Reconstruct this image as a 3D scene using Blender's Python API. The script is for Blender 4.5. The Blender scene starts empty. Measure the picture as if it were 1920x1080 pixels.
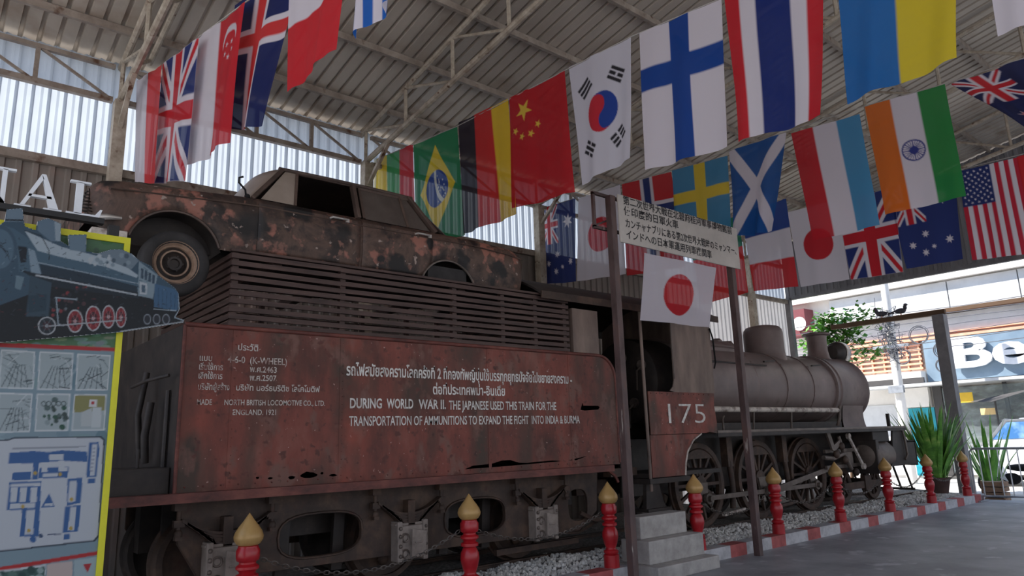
import bpy, math, random
import numpy as np
from mathutils import Vector, Matrix, geometry
random.seed(11); RNG = np.random.default_rng(5)
S = bpy.context.scene; COL = S.collection; PI = math.pi

# ------------------------------------------------------------------ camera
F = 1339.0                                   # focal length for the 1920 px wide frame
def _n(v): v = np.array(v, float); return v/np.linalg.norm(v)
_ex = _n([1610, 237, F]); _up = _n([-195, -6240, F]); _up = _n(_up-_ex*np.dot(_ex, _up)); _ey = np.cross(_up, _ex)
MW = np.array([_ex, _ey, _up]); EYE = np.array([0, 0, 1.75])
cam_d = bpy.data.cameras.new('camera'); cam_d.sensor_width = 36; cam_d.lens = F/1920*36
cam_d.clip_start = .05; cam_d.clip_end = 400
cam = bpy.data.objects.new('camera', cam_d); COL.objects.link(cam); S.camera = cam
_r, _u, _b = MW[:, 0], -MW[:, 1], -MW[:, 2]
cam.matrix_world = Matrix(((_r[0], _u[0], _b[0], EYE[0]), (_r[1], _u[1], _b[1], EYE[1]), (_r[2], _u[2], _b[2], EYE[2]), (0, 0, 0, 1)))
def ray(px, py): return MW @ np.array([px-960., py-540., F])
def atY(px, py, Y): r = ray(px, py); return EYE+r*(Y-EYE[1])/r[1]     # point of the plane Y seen at a place of the photo
def atX(px, py, X): r = ray(px, py); return EYE+r*(X-EYE[0])/r[0]
def proj(x, y, z):
    P = np.stack([np.asarray(x)-EYE[0], np.asarray(y)-EYE[1]+0*np.asarray(x), np.asarray(z)-EYE[2]], -1) @ MW
    return P[..., 0]/P[..., 2]*F+960, P[..., 1]/P[..., 2]*F+540

# ------------------------------------------------------------------ sky, sun, exposure
w = bpy.data.worlds.new('sky'); S.world = w; w.use_nodes = True
nt = w.node_tree; nt.nodes.clear()
bg = nt.nodes.new('ShaderNodeBackground'); wo = nt.nodes.new('ShaderNodeOutputWorld')
tc = nt.nodes.new('ShaderNodeTexCoord'); sep = nt.nodes.new('ShaderNodeSeparateXYZ'); rp = nt.nodes.new('ShaderNodeValToRGB')
rp.color_ramp.elements[0].position = 0.0; rp.color_ramp.elements[0].color = (.88, .86, .84, 1)
rp.color_ramp.elements[1].position = .5; rp.color_ramp.elements[1].color = (.42, .62, 1.0, 1)
nt.links.new(tc.outputs['Generated'], sep.inputs[0]); nt.links.new(sep.outputs['Z'], rp.inputs[0])
nt.links.new(rp.outputs[0], bg.inputs['Color']); nt.links.new(bg.outputs[0], wo.inputs[0])
bg.inputs['Strength'].default_value = 1.15
sd = bpy.data.lights.new('sun', 'SUN'); sd.energy = 8.5; sd.angle = .009; sd.color = (1, .95, .88)
sun = bpy.data.objects.new('sun', sd); COL.objects.link(sun)
SUN_TO = Vector((-.42, .52, .74)).normalized()                        # towards the sun: beyond the back wall, high
sun.rotation_euler = SUN_TO.to_track_quat('Z', 'Y').to_euler(); sun.location = (0, 30, 40)
S.view_settings.view_transform = 'Standard'; S.view_settings.look = 'None'
S.view_settings.gamma = 1; S.view_settings.use_curve_mapping = False
S.view_settings.exposure = 0.4
S.cycles.use_denoising = True; S.cycles.max_bounces = 10; S.cycles.diffuse_bounces = 6; S.cycles.transparent_max_bounces = 12
S.cycles.sample_clamp_indirect = 6

# ------------------------------------------------------------------ mesh helpers
def lin(c): 
    c = np.asarray(c, float)/255.
    return np.where(c <= .04045, c/12.92, ((c+.055)/1.055)**2.4)
def wl(o):
    v = Vector((0, 0, 0))
    while o is not None: v += o.location; o = o.parent
    return v
class MB:
    def __init__(s): s.v = []; s.f = []; s.m = []; s.mi = 0
    def add(s, vs, fs):
        o = len(s.v); s.v += [tuple(map(float, p)) for p in vs]; s.f += [tuple(i+o for i in f) for f in fs]; s.m += [s.mi]*len(fs); return s
    def bx(s, x0, x1, y0, y1, z0, z1):
        return s.add([(x0,y0,z0),(x1,y0,z0),(x1,y1,z0),(x0,y1,z0),(x0,y0,z1),(x1,y0,z1),(x1,y1,z1),(x0,y1,z1)],
                     [(3,2,1,0),(4,5,6,7),(0,1,5,4),(1,2,6,5),(2,3,7,6),(3,0,4,7)])
    def bar(s, p, q, w, h=None, up=(0, 0, 1)):
        h = h or w; p = Vector(p); q = Vector(q); d = (q-p).normalized(); u = Vector(up)
        if abs(d.dot(u)) > .98: u = Vector((1, 0, 0))
        a = d.cross(u).normalized(); b = a.cross(d); vs = []
        for c in (p, q):
            for i, j in ((-1,-1),(1,-1),(1,1),(-1,1)): vs.append(c+a*(i*w/2)+b*(j*h/2))
        return s.add(vs, [(3,2,1,0),(4,5,6,7),(0,1,5,4),(1,2,6,5),(2,3,7,6),(3,0,4,7)])
    def tube(s, pts, r, n=8, closed=False, cap=True):
        pts = [Vector(p) for p in pts]; m = len(pts); rs = r if hasattr(r, '__len__') else [r]*m; vs = []; prev = None
        for i, p in enumerate(pts):
            a = pts[(i-1) % m] if (i or closed) else p; b = pts[(i+1) % m] if (i < m-1 or closed) else p
            d = (b-a); d = d.normalized() if d.length > 1e-9 else Vector((0, 0, 1))
            if prev is None:
                u = d.orthogonal().normalized()
            else:
                u = (prev-d*prev.dot(d)); u = u.normalized() if u.length > 1e-6 else d.orthogonal().normalized()
            prev = u; k = d.cross(u)
            for j in range(n):
                t = 2*PI*j/n; vs.append(p+(u*math.cos(t)+k*math.sin(t))*rs[i])
        fs = []
        for i in range(m if closed else m-1):
            for j in range(n):
                A = i*n; B = ((i+1) % m)*n; fs.append((A+j, A+(j+1) % n, B+(j+1) % n, B+j))
        if cap and not closed: fs += [tuple(range(n-1, -1, -1)), tuple(range((m-1)*n, m*n))]
        return s.add(vs, fs)
    def lathe(s, prof, o=(0, 0, 0), axis='z', n=24, a0=0, a1=2*PI, sy=1, ring=False):
        if ring: prof = list(prof)+[prof[0]]
        vs = []; full = abs(a1-a0-2*PI) < 1e-6; nn = n if full else n+1
        for r, h in prof:
            for j in range(nn):
                t = a0+(a1-a0)*j/n; c, d = r*math.cos(t), r*math.sin(t)*sy
                vs.append({'z': (o[0]+c, o[1]+d, o[2]+h), 'x': (o[0]+h, o[1]+c, o[2]+d), 'y': (o[0]+d, o[1]+h, o[2]+c)}[axis])
        fs = []
        for i in range(len(prof)-1):
            for j in range(n if full else n):
                k = (j+1) % nn; fs.append((i*nn+j, i*nn+k, (i+1)*nn+k, (i+1)*nn+j))
        if full and not ring:
            if prof[0][0] > 1e-6: fs.append(tuple(range(nn-1, -1, -1)))
            if prof[-1][0] > 1e-6: fs.append(tuple(range((len(prof)-1)*nn, len(prof)*nn)))
        return s.add(vs, fs)
    def prism(s, loops, axis, a, b):
        if not hasattr(loops[0][0], '__len__'): loops = [loops]
        def P(p, h): return {'x': (h, p[0], p[1]), 'y': (p[0], h, p[1]), 'z': (p[0], p[1], h)}[axis]
        flat = [p for l in loops for p in l]; N = len(flat)
        tris = geometry.tessellate_polygon([[Vector((p[0], p[1], 0)) for p in l] for l in loops])
        fs = [tuple(t) for t in tris]+[tuple(i+N for i in reversed(t)) for t in tris]; k = 0
        for l in loops:
            m = len(l)
            for i in range(m): j = (i+1) % m; fs.append((k+i, k+j, k+j+N, k+i+N))
            k += m
        return s.add([P(p, a) for p in flat]+[P(p, b) for p in flat], fs)
    def torus(s, c, R, r, axis='z', n=24, m=8, sc=1):
        pts = []
        for i in range(n):
            t = 2*PI*i/n; a, b = R*math.cos(t), R*math.sin(t)*sc
            pts.append({'z': (c[0]+a, c[1]+b, c[2]), 'x': (c[0], c[1]+a, c[2]+b), 'y': (c[0]+a, c[1], c[2]+b)}[axis])
        return s.tube(pts, r, m, closed=True)
    def grid(s, fn, nu, nv):
        vs = [fn(i/nu, j/nv) for j in range(nv+1) for i in range(nu+1)]; W = nu+1
        return s.add(vs, [(j*W+i, j*W+i+1, (j+1)*W+i+1, (j+1)*W+i) for j in range(nv) for i in range(nu)])
    def ball(s, c, r, n=12, m=8):
        r = r if hasattr(r, '__len__') else (r, r, r); vs = []
        for i in range(m+1):
            t = PI*i/m
            for j in range(n): p = 2*PI*j/n; vs.append((c[0]+r[0]*math.sin(t)*math.cos(p), c[1]+r[1]*math.sin(t)*math.sin(p), c[2]-r[2]*math.cos(t)))
        return s.add(vs, [(i*n+j, i*n+(j+1) % n, (i+1)*n+(j+1) % n, (i+1)*n+j) for i in range(m) for j in range(n)])
    def cut(s): s.cuts = getattr(s, 'cuts', [])+[(len(s.v), len(s.f))]
    def each(s, name, mat, parent, smooth=None, bevel=0):
        s.cut(); a, b = 0, 0; out = []
        for v, f in s.cuts:
            m = MB(); m.v = s.v[a:v]; m.f = [tuple(i-a for i in q) for q in s.f[b:f]]; m.m = s.m[b:f]; a, b = v, f
            if m.f: out.append(m.build(name, mat, parent, smooth, bevel))
        return out
    def build(s, name, mat, parent=None, smooth=None, bevel=0, label=None):
        V = np.array(s.v)
        if parent is not None: off = np.array(wl(parent))
        else: off = np.array([(V[:, 0].min()+V[:, 0].max())/2, (V[:, 1].min()+V[:, 1].max())/2, V[:, 2].min()])
        me = bpy.data.meshes.new(name); me.from_pydata((V-off).tolist(), [], s.f)
        for m in (mat if isinstance(mat, (list, tuple)) else [mat]): me.materials.append(m)
        me.polygons.foreach_set('material_index', s.m)
        if smooth is not None:
            me.polygons.foreach_set('use_smooth', [True]*len(s.f)); me.update(); me.set_sharp_from_angle(angle=math.radians(smooth))
        me.update(); o = bpy.data.objects.new(name, me); COL.objects.link(o)
        if parent is not None: o.parent = parent
        else: o.location = off
        if bevel:
            b = o.modifiers.new('bevel', 'BEVEL'); b.width = bevel; b.segments = 2; b.limit_method = 'ANGLE'
        if label: o['label'] = label
        return o
def tag(o, label=None, cat=None, group=None, kind=None):
    if label: o['label'] = label
    if cat: o['category'] = cat
    if group: o['group'] = group
    if kind: o['kind'] = kind
    return o
def thing(name, label, cat, loc=(0, 0, 0), group=None):
    o = bpy.data.objects.new(name, None); COL.objects.link(o); o.location = loc; o.empty_display_size = .1
    return tag(o, label, cat, group)
def struct(mb, name, mat, smooth=None): return tag(mb.build(name, mat, None, smooth), kind='structure')
def copy_tree(o, parent=None):
    c = o.copy(); COL.objects.link(c)
    if parent is not None: c.parent = parent
    for ch in list(o.children): copy_tree(ch, c)
    return c
ORD = ['first', 'second', 'third', 'fourth', 'fifth', 'sixth', 'seventh', 'eighth', 'ninth', 'tenth', 'eleventh', 'twelfth']

# ------------------------------------------------------------------ materials
def _base(name):
    m = bpy.data.materials.new(name); m.use_nodes = True; nt = m.node_tree; nt.nodes.clear()
    out = nt.nodes.new('ShaderNodeOutputMaterial'); b = nt.nodes.new('ShaderNodeBsdfPrincipled'); nt.links.new(b.outputs[0], out.inputs[0])
    return m, nt, b, out
def mat(name, stops, scale=3., detail=6., rough=.7, metal=0., bump=0., stretch=(1, 1, 1), spots=None, spec=.4, dist=0., coord='Object'):
    """stops: one sRGB colour or [(pos, colour)...] through a noise; spots: (scale, threshold, colour, softness) of a second noise"""
    m, nt, b, out = _base(name); L = nt.links.new
    b.inputs['Roughness'].default_value = rough; b.inputs['Metallic'].default_value = metal; b.inputs['Specular IOR Level'].default_value = spec
    if not hasattr(stops[0], '__len__'): stops = [(.3, [c*.9 for c in stops]), (.7, stops)]
    tc = nt.nodes.new('ShaderNodeTexCoord'); mp = nt.nodes.new('ShaderNodeMapping'); mp.inputs['Scale'].default_value = stretch
    L(tc.outputs[coord], mp.inputs[0])
    n = nt.nodes.new('ShaderNodeTexNoise'); n.inputs['Scale'].default_value = scale; n.inputs['Detail'].default_value = detail
    n.inputs['Roughness'].default_value = .65; n.inputs['Distortion'].default_value = dist; L(mp.outputs[0], n.inputs['Vector'])
    r = nt.nodes.new('ShaderNodeValToRGB'); L(n.outputs[0], r.inputs[0]); e = r.color_ramp.elements
    while len(e) < len(stops): e.new(.5)
    for k, (p, c) in enumerate(stops): e[k].position = p; e[k].color = (*lin(c), 1)
    last = r.outputs[0]
    for sp in (spots or []):
        n2 = nt.nodes.new('ShaderNodeTexNoise'); n2.inputs['Scale'].default_value = sp[0]; n2.inputs['Detail'].default_value = 5
        mp2 = nt.nodes.new('ShaderNodeMapping'); mp2.inputs['Location'].default_value = (sp[0]*1.7, 3.1, 7.7)
        mp2.inputs['Scale'].default_value = sp[4] if len(sp) > 4 else (1, 1, 1)
        L(tc.outputs[coord], mp2.inputs[0]); L(mp2.outputs[0], n2.inputs['Vector'])
        mr = nt.nodes.new('ShaderNodeMapRange'); mr.inputs[1].default_value = sp[1]; mr.inputs[2].default_value = sp[1]+sp[3]; L(n2.outputs[0], mr.inputs[0])
        mx = nt.nodes.new('ShaderNodeMix'); mx.data_type = 'RGBA'; L(mr.outputs[0], mx.inputs[0]); L(last, mx.inputs[6]); mx.inputs[7].default_value = (*lin(sp[2]), 1)
        last = mx.outputs[2]
    L(last, b.inputs['Base Color'])
    if bump:
        bp = nt.nodes.new('ShaderNodeBump'); bp.inputs['Strength'].default_value = bump; bp.inputs['Distance'].default_value = .02
        L(n.outputs[0], bp.inputs['Height']); L(bp.outputs[0], b.inputs['Normal'])
    return m
def printed(name, rough=.8, transl=0., clear=0., spec=.3):
    m, nt, b, out = _base(name); L = nt.links.new
    at = nt.nodes.new('ShaderNodeAttribute'); at.attribute_name = 'Col'
    b.inputs['Roughness'].default_value = rough; b.inputs['Specular IOR Level'].default_value = spec
    L(at.outputs['Color'], b.inputs['Base Color']); last = b.outputs[0]
    if transl:
        t = nt.nodes.new('ShaderNodeBsdfTranslucent'); L(at.outputs['Color'], t.inputs['Color'])
        x = nt.nodes.new('ShaderNodeMixShader'); x.inputs[0].default_value = transl; L(last, x.inputs[1]); L(t.outputs[0], x.inputs[2]); last = x.outputs[0]
    if clear:
        t = nt.nodes.new('ShaderNodeBsdfTransparent'); x = nt.nodes.new('ShaderNodeMixShader'); x.inputs[0].default_value = clear
        L(last, x.inputs[1]); L(t.outputs[0], x.inputs[2]); last = x.outputs[0]
    L(last, out.inputs[0]); return m
M = {}
M['floor'] = mat('concrete floor', [(.3, (128, 129, 132)), (.55, (158, 159, 162)), (.75, (176, 177, 180))], 1.3, 9, .5, bump=.05, spots=[(.6, .52, (112, 114, 118), .25), (3, .62, (186, 187, 190), .1)])
M['kerb_white'] = mat('white kerb paint', [(.3, (150, 148, 150)), (.6, (190, 188, 190))], 6, 6, .7)
M['kerb_red'] = mat('red kerb paint', [(.3, (142, 72, 70)), (.6, (176, 92, 90))], 6, 6, .7)
M['concrete'] = mat('step concrete', [(.3, (146, 141, 137)), (.7, (184, 179, 174))], 5, 8, .85, bump=.1)
M['stone'] = mat('gravel stone', [(.25, (140, 137, 132)), (.5, (204, 200, 194)), (.75, (236, 233, 228))], 9, 4, .9)
M['ballast'] = mat('ballast ground', [(.3, (74, 70, 66)), (.6, (146, 141, 136)), (.75, (190, 186, 181))], 22, 8, .95, bump=.5)
M['roof'] = mat('corrugated roof sheet', [(.3, (158, 147, 135)), (.6, (184, 173, 160)), (.8, (198, 188, 176))], .7, 7, .55, metal=.2, stretch=(1, .25, 1), spots=[(1.1, .58, (140, 120, 102), .2)])
M['steel_beige'] = mat('cream painted steel', [(.3, (138, 124, 108)), (.6, (176, 164, 148)), (.8, (188, 178, 164))], 7, 6, .6, spots=[(9, .62, (92, 62, 44), .1)])
M['purlin'] = mat('purlin steel', [(.3, (118, 104, 94)), (.7, (160, 148, 136))], 4, 6, .6, spots=[(6, .6, (94, 66, 50), .12)])
M['wall_low'] = mat('grey brown wall sheet', [(.3, (110, 101, 94)), (.7, (136, 127, 119))], 1.5, 6, .6, stretch=(1, 1, .3), spots=[(.8, .6, (150, 118, 104), .2)])
M['valance'] = mat('grey valance sheet', [(.3, (96, 94, 96)), (.7, (128, 126, 128))], 2, 6, .6, stretch=(1, 1, .3))
def sheet_mat(name, col, tr):
    m, nt, b, out = _base(name); L = nt.links.new
    b.inputs['Base Color'].default_value = (*lin(col), 1); b.inputs['Roughness'].default_value = .4
    n = nt.nodes.new('ShaderNodeTexNoise'); n.inputs['Scale'].default_value = 2.5; tc = nt.nodes.new('ShaderNodeTexCoord'); L(tc.outputs['Object'], n.inputs['Vector'])
    r = nt.nodes.new('ShaderNodeValToRGB'); r.color_ramp.elements[0].color = (*(lin(col)*.8), 1); r.color_ramp.elements[1].color = (*lin(col), 1)
    L(n.outputs[0], r.inputs[0]); t = nt.nodes.new('ShaderNodeBsdfTranslucent'); L(r.outputs[0], t.inputs[0]); L(r.outputs[0], b.inputs['Base Color'])
    x = nt.nodes.new('ShaderNodeMixShader'); x.inputs[0].default_value = tr; L(b.outputs[0], x.inputs[1]); L(t.outputs[0], x.inputs[2]); L(x.outputs[0], out.inputs[0])
    return m
M['translucent'] = sheet_mat('translucent wall sheet', (170, 178, 188), .66)
M['tank'] = mat('red oxide tank plate', [(.26, (58, 40, 34)), (.42, (98, 54, 45)), (.55, (122, 64, 53)), (.72, (134, 84, 72))], 2.4, 9, .62, bump=.08, stretch=(1, 1, .45),
                spots=[(2.2, .53, (70, 54, 45), .16, (1, 1, .35)), (5.5, .56, (112, 78, 68), .1, (1, 1, .6)), (11, .58, (88, 50, 42), .08), (26, .70, (172, 140, 130), .04), (1.4, .55, (66, 52, 44), .2, (1, 1, .25)), (9, .66, (64, 40, 34), .08), (.9, .6, (150, 72, 56), .15)])
M['tank_edge'] = mat('rusty flange', [(.3, (66, 39, 34)), (.55, (106, 58, 50)), (.75, (132, 80, 66))], 7, 8, .6, bump=.1, stretch=(.5, 1, 1))
M['black_iron'] = mat('sooty iron', [(.3, (30, 26, 25)), (.6, (54, 46, 42)), (.8, (76, 64, 58))], 4, 8, .6, bump=.12)
M['brown_iron'] = mat('rusted brown iron', [(.25, (36, 28, 25)), (.5, (66, 51, 43)), (.7, (92, 71, 57)), (.85, (88, 52, 39))], 4, 9, .65, bump=.15, spots=[(7, .6, (70, 46, 38), .15)])
M['boiler'] = mat('weathered boiler plate', [(.3, (92, 79, 76)), (.55, (116, 100, 96)), (.8, (132, 116, 112))], 1.5, 8, .5, metal=.15, bump=.03, spots=[(5, .64, (84, 68, 62), .15)])
M['cab'] = mat('weathered cab plate', [(.3, (84, 70, 64)), (.55, (120, 102, 92)), (.75, (142, 122, 110))], 3, 8, .6, stretch=(1, 1, .3), bump=.05)
M['grey_iron'] = mat('worn grey iron', [(.3, (78, 68, 62)), (.7, (118, 106, 98))], 5, 7, .5, metal=.2, bump=.08)
M['axle_grey'] = mat('dusty grey cast iron', [(.3, (108, 97, 90)), (.7, (150, 138, 129))], 6, 7, .6, bump=.1)
M['pale_worn'] = mat('pale worn paint', [(.35, (120, 106, 98)), (.55, (196, 186, 176))], 9, 8, .7)
M['white_paint'] = mat('white lettering paint', [(.3, (172, 166, 160)), (.6, (222, 218, 212))], 10, 6, .7)
M['faded_paint'] = mat('faded lettering paint', [(.34, (132, 92, 84)), (.5, (190, 180, 172)), (.7, (206, 198, 190))], 13, 6, .75)
M['car'] = mat('burnt rusty car paint', [(.27, (24, 21, 20)), (.40, (48, 38, 34)), (.52, (88, 68, 58)), (.62, (66, 50, 42)), (.78, (108, 86, 74))], 2.3, 10, .55, metal=.1, bump=.08, dist=.6,
               spots=[(4.2, .57, (142, 94, 80), .05), (9, .60, (118, 84, 72), .05), (2.6, .54, (30, 26, 25), .07), (12, .66, (150, 132, 122), .03), (1.3, .58, (44, 36, 33), .1)])
M['car_top'] = mat('brown rusty roof paint', [(.3, (54, 43, 38)), (.55, (84, 68, 60)), (.75, (106, 88, 77))], 2.5, 8, .5, metal=.1, bump=.05)
M['dirty_glass'] = mat('dust caked glass', [(.3, (62, 54, 50)), (.7, (88, 78, 72))], 3, 6, .35)
M['windscreen'] = mat('dusty windscreen', [(.3, (122, 108, 96)), (.7, (150, 136, 124))], 2, 6, .4)
M['tyre'] = mat('old tyre rubber', [(.3, (34, 32, 32)), (.7, (56, 53, 52))], 6, 6, .8)
M['rim'] = mat('rusty wheel rim', [(.3, (110, 86, 70)), (.6, (158, 132, 112)), (.8, (112, 70, 52))], 8, 7, .6)
M['chrome'] = mat('tarnished chrome', [(.3, (150, 142, 134)), (.7, (196, 190, 184))], 6, 5, .35, metal=.6)
M['dark'] = mat('dark void paint', (22, 20, 20), rough=.9)
M['slat'] = mat('dark stained slat', [(.3, (50, 37, 34)), (.6, (80, 60, 54)), (.8, (104, 79, 71))], 6, 8, .6, stretch=(.3, .3, 3), bump=.1)
M['bollard_red'] = mat('glossy red bollard paint', [(.3, (150, 22, 30)), (.7, (182, 32, 40))], 4, 5, .3, spec=.5)
M['bollard_gold'] = mat('gold finial paint', [(.3, (168, 130, 78)), (.7, (192, 156, 98))], 5, 5, .38, metal=.12)
M['sign_post'] = mat('rusty painted post', [(.3, (64, 48, 46)), (.55, (92, 74, 72)), (.8, (108, 78, 66))], 5, 8, .6, stretch=(1, 1, .4), spots=[(14, .70, (170, 160, 152), .05, (1, 1, .15))])
M['sign_board'] = mat('pale sign panel', [(.3, (172, 164, 156)), (.7, (192, 184, 176))], 2, 5, .6)
M['ink'] = mat('dark sign ink', (46, 44, 46), rough=.7)
M['rope'] = mat('pale rope', (176, 170, 164), rough=.9)
M['flag'] = printed('flag cloth', .85, .38, .06)
M['print'] = printed('printed panel', .45)
M['yellow_trim'] = mat('yellow trim', (206, 200, 40), rough=.5)
M['white_letter'] = mat('white sign letter', (226, 228, 232), rough=.5)
M['rail_black'] = mat('black steel rail', (34, 33, 34), rough=.5)
M['galv'] = mat('galvanised steel', [(.3, (140, 144, 150)), (.7, (186, 190, 196))], 5, 5, .35, metal=.7)
M['post_grey'] = mat('dark grey channel steel', [(.3, (98, 96, 98)), (.7, (128, 125, 126))], 3, 6, .5)
M['leaf'] = mat('green leaf', [(.3, (58, 116, 38)), (.7, (120, 178, 72))], 3, 3, .5)
M['leaf_dark'] = mat('dark sword leaf', [(.3, (54, 98, 44)), (.55, (104, 158, 66)), (.8, (176, 200, 108))], 2.5, 5, .4, stretch=(1, 1, 2))
M['bark'] = mat('brown bark', (96, 74, 56), rough=.9)
M['pot'] = mat('dark clay pot', [(.3, (62, 46, 42)), (.7, (90, 66, 58))], 4, 5, .7)
M['pigeon'] = mat('grey pigeon feathers', [(.3, (46, 44, 50)), (.7, (84, 80, 88))], 14, 4, .8)
M['chain'] = mat('worn chain steel', [(.3, (66, 60, 56)), (.7, (110, 102, 96))], 9, 5, .5, metal=.3)
M['house'] = mat('white house wall', [(.3, (206, 202, 196)), (.7, (228, 225, 220))], .8, 5, .8)
M['house_grey'] = mat('pale grey cladding', [(.3, (186, 188, 190)), (.7, (208, 210, 212))], 1.2, 5, .7)
M['orange_trim'] = mat('orange grille paint', [(.3, (206, 148, 120)), (.7, (226, 176, 150))], 3, 5, .7)
M['sign_blue'] = mat('pale blue shop panel', [(.3, (104, 124, 142)), (.7, (128, 148, 164))], 1, 4, .5)
M['turq'] = mat('turquoise door paint', [(.3, (24, 134, 152)), (.7, (40, 154, 172))], 2, 5, .5)
M['bounce_street'] = mat('pale bounce street', [(.3, (170, 167, 162)), (.7, (200, 197, 192))], 2, 8, .8)  # colour lifted above a real road's, to bounce light up to the roof
M['shop_reflections'] = mat('shop interior with painted reflections', [(.35, (82, 76, 70)), (.5, (150, 140, 128)), (.65, (206, 204, 198))], 1.6, 4, .6, stretch=(1, 1, 2))  # pale blotches in the colour stand for reflections in the shop front
M['yellow_cloth'] = mat('yellow banner cloth', (232, 190, 60), rough=.7)
M['cream_cloth'] = mat('cream board', (226, 196, 140), rough=.7)
M['maroon'] = mat('maroon hoarding', (120, 62, 68), rough=.7)
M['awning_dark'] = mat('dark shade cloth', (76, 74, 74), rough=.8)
M['white_car'] = mat('white car paint', (214, 216, 220), rough=.25)
M['blue_glass'] = mat('blue reflecting windscreen', [(.4, (72, 120, 176)), (.6, (150, 186, 214))], 1.5, 3, .1)
M['cable'] = mat('grey cable sheath', (92, 94, 102), rough=.7)
M['wood'] = mat('weathered wooden crate', [(.3, (120, 92, 74)), (.7, (156, 126, 102))], 3, 6, .8)
def clear_glass(name, col=(.9, .95, .96)):
    m, nt, b, out = _base(name); L = nt.links.new; t = nt.nodes.new('ShaderNodeBsdfTransparent'); t.inputs[0].default_value = (*col, 1)
    b.inputs['Roughness'].default_value = .05; b.inputs['Base Color'].default_value = (.3, .34, .36, 1)
    x = nt.nodes.new('ShaderNodeMixShader'); x.inputs[0].default_value = .75; L(b.outputs[0], x.inputs[1]); L(t.outputs[0], x.inputs[2]); L(x.outputs[0], out.inputs[0]); return m
M['glass'] = clear_glass('shop glass')
# ------------------------------------------------------------------ the setting
XE, YW = 20.6, 11.05                        # street end of the shed, back wall
def roofz(y): return 7.5+.2*(11-y) if y >= 1 else 9.5-.2*(1-y)
def corr(a, b, p, h):
    out = []; t = a
    while t < b:
        out += [(t, 0), (t+.52*p, 0), (t+.62*p, h), (t+.90*p, h)]; t += p
    return [q for q in out if q[0] <= b]+[(b, 0)]
def sheet(prof, fn0, fn1):
    m = MB(); n = len(prof); m.add([fn0(t, h) for t, h in prof]+[fn1(t, h) for t, h in prof], [(i, i+1, i+1+n, i+n) for i in range(n-1)]); return m
g = MB(); g.bx(-60, 90, -60, 70, -.3, -.1); struct(g, 'street_ground', M['bounce_street'])
fl = MB(); fl.bx(-8, XE, -9, 11.2, -.1, 0); struct(fl, 'floor', M['floor'])
pr = []; t_ = -5
while t_ < XE: pr += [(t_, 0), (t_+.155, 0), (t_+.168, .055), (t_+.205, .055)]; t_ += .22
r1 = sheet(pr, lambda t, h: (t, 11.5, roofz(11.5)+h), lambda t, h: (t, 1, roofz(1)+h)); struct(r1, 'ceiling', M['roof'])
r2 = sheet(pr, lambda t, h: (t, 1, roofz(1)+h), lambda t, h: (t, -9.4, roofz(-9.4)+h)); struct(r2, 'ceiling_front', M['roof'])
prw = corr(-5, 14.2, .19, .03)
struct(sheet(prw, lambda t, h: (t, YW-h, 0), lambda t, h: (t, YW-h, 5.7)), 'wall_back', M['wall_low'])
M['pale_lit_sheet'] = sheet_mat('wall sheet with painted end light', (206, 204, 204), .22)  # pale colour stands in for light reaching this end from the street opening
struct(sheet(corr(14.2, XE, .19, .03), lambda t, h: (t, YW-h, 0), lambda t, h: (t, YW-h, 5.7)), 'wall_back_painted_lit', M['pale_lit_sheet'])
def corr2(a, b, p, h):
    out = []; t = a
    while t < b: out += [(t, 0), (t+.14*p, h), (t+.56*p, .012), (t+.72*p, .026)]; t += p
    return out
struct(sheet(corr2(-5, XE, .19, .055), lambda t, h: (t, YW+.05-h, 5.72), lambda t, h: (t, YW+.05-h, 7.42)), 'window_1', M['translucent'])
tr = MB(); tr.bx(-5, XE, YW-.12, YW-.04, 5.62, 5.74); struct(tr, 'trim_1', M['purlin'])
pv = corr(-9.2, YW, .2, .03)
struct(sheet(pv, lambda t, h: (XE-h, t, 5.82), lambda t, h: (XE-h, t, roofz(t)-.02)), 'wall_end', M['valance'])
tr = MB(); tr.bx(XE-.02, XE+.1, -9.2, YW, 5.74, 5.86); struct(tr, 'trim_2', M['valance'])
tr = MB(); tr.bx(XE-.1, XE+.06, YW-.16, YW+.02, 0, 5.8); struct(tr, 'trim_3', M['post_grey'])

# ballast bed with loose stones
def bz(x, y):
    t = min(max((y-6.6)/.6, 0), 1)
    return .10+.10*t+.018*math.sin(x*3.1+y*5)+.014*math.sin(x*7.3-y*4.1)
b = MB(); b.grid(lambda u, v: (-2+22.3*u, 6.58+4.05*v, bz(-2+22.3*u, 6.58+4.05*v)), 160, 36)
ico = []; phi = (1+5**.5)/2
for a, c in ((-1, phi), (1, phi), (-1, -phi), (1, -phi)): ico += [(a, c, 0), (0, a, c), (c, 0, a)]
ico = np.array(ico)/1.9; fi = []
for i in range(12):
    for j in range(i):
        for k in range(j):
            d = sorted([np.linalg.norm(ico[i]-ico[j]), np.linalg.norm(ico[j]-ico[k]), np.linalg.norm(ico[i]-ico[k])])
            if d[2] < 1.2:
                n = np.cross(ico[j]-ico[i], ico[k]-ico[i]); fi.append((i, j, k) if np.dot(n, ico[i]) > 0 else (i, k, j))
vs = []; fs = []; N = 12000
for q in range(N):
    x = 1.5+18.3*RNG.random()**1.15; y = 6.57+1.0*RNG.random()**.9
    s = .012+.02*RNG.random(); p = ico*(s*(.7+.6*RNG.random(3)))+RNG.normal(0, s*.12, (12, 3))
    a = RNG.random()*6.3; R = np.array([[math.cos(a), -math.sin(a), 0], [math.sin(a), math.cos(a), 0], [0, 0, 1]])
    vs.append(p @ R.T+np.array([x, y, bz(x, y)+s*.35])); fs.append(np.array(fi)+q*12)
vs = np.concatenate(vs); fs = np.concatenate(fs)
b.mi = 1; b.add(vs.tolist(), fs.tolist()); tag(b.build('gravel', [M['ballast'], M['stone']]), 'pale crushed stone ballast under the train behind the striped kerb', 'gravel', kind='stuff')
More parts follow.
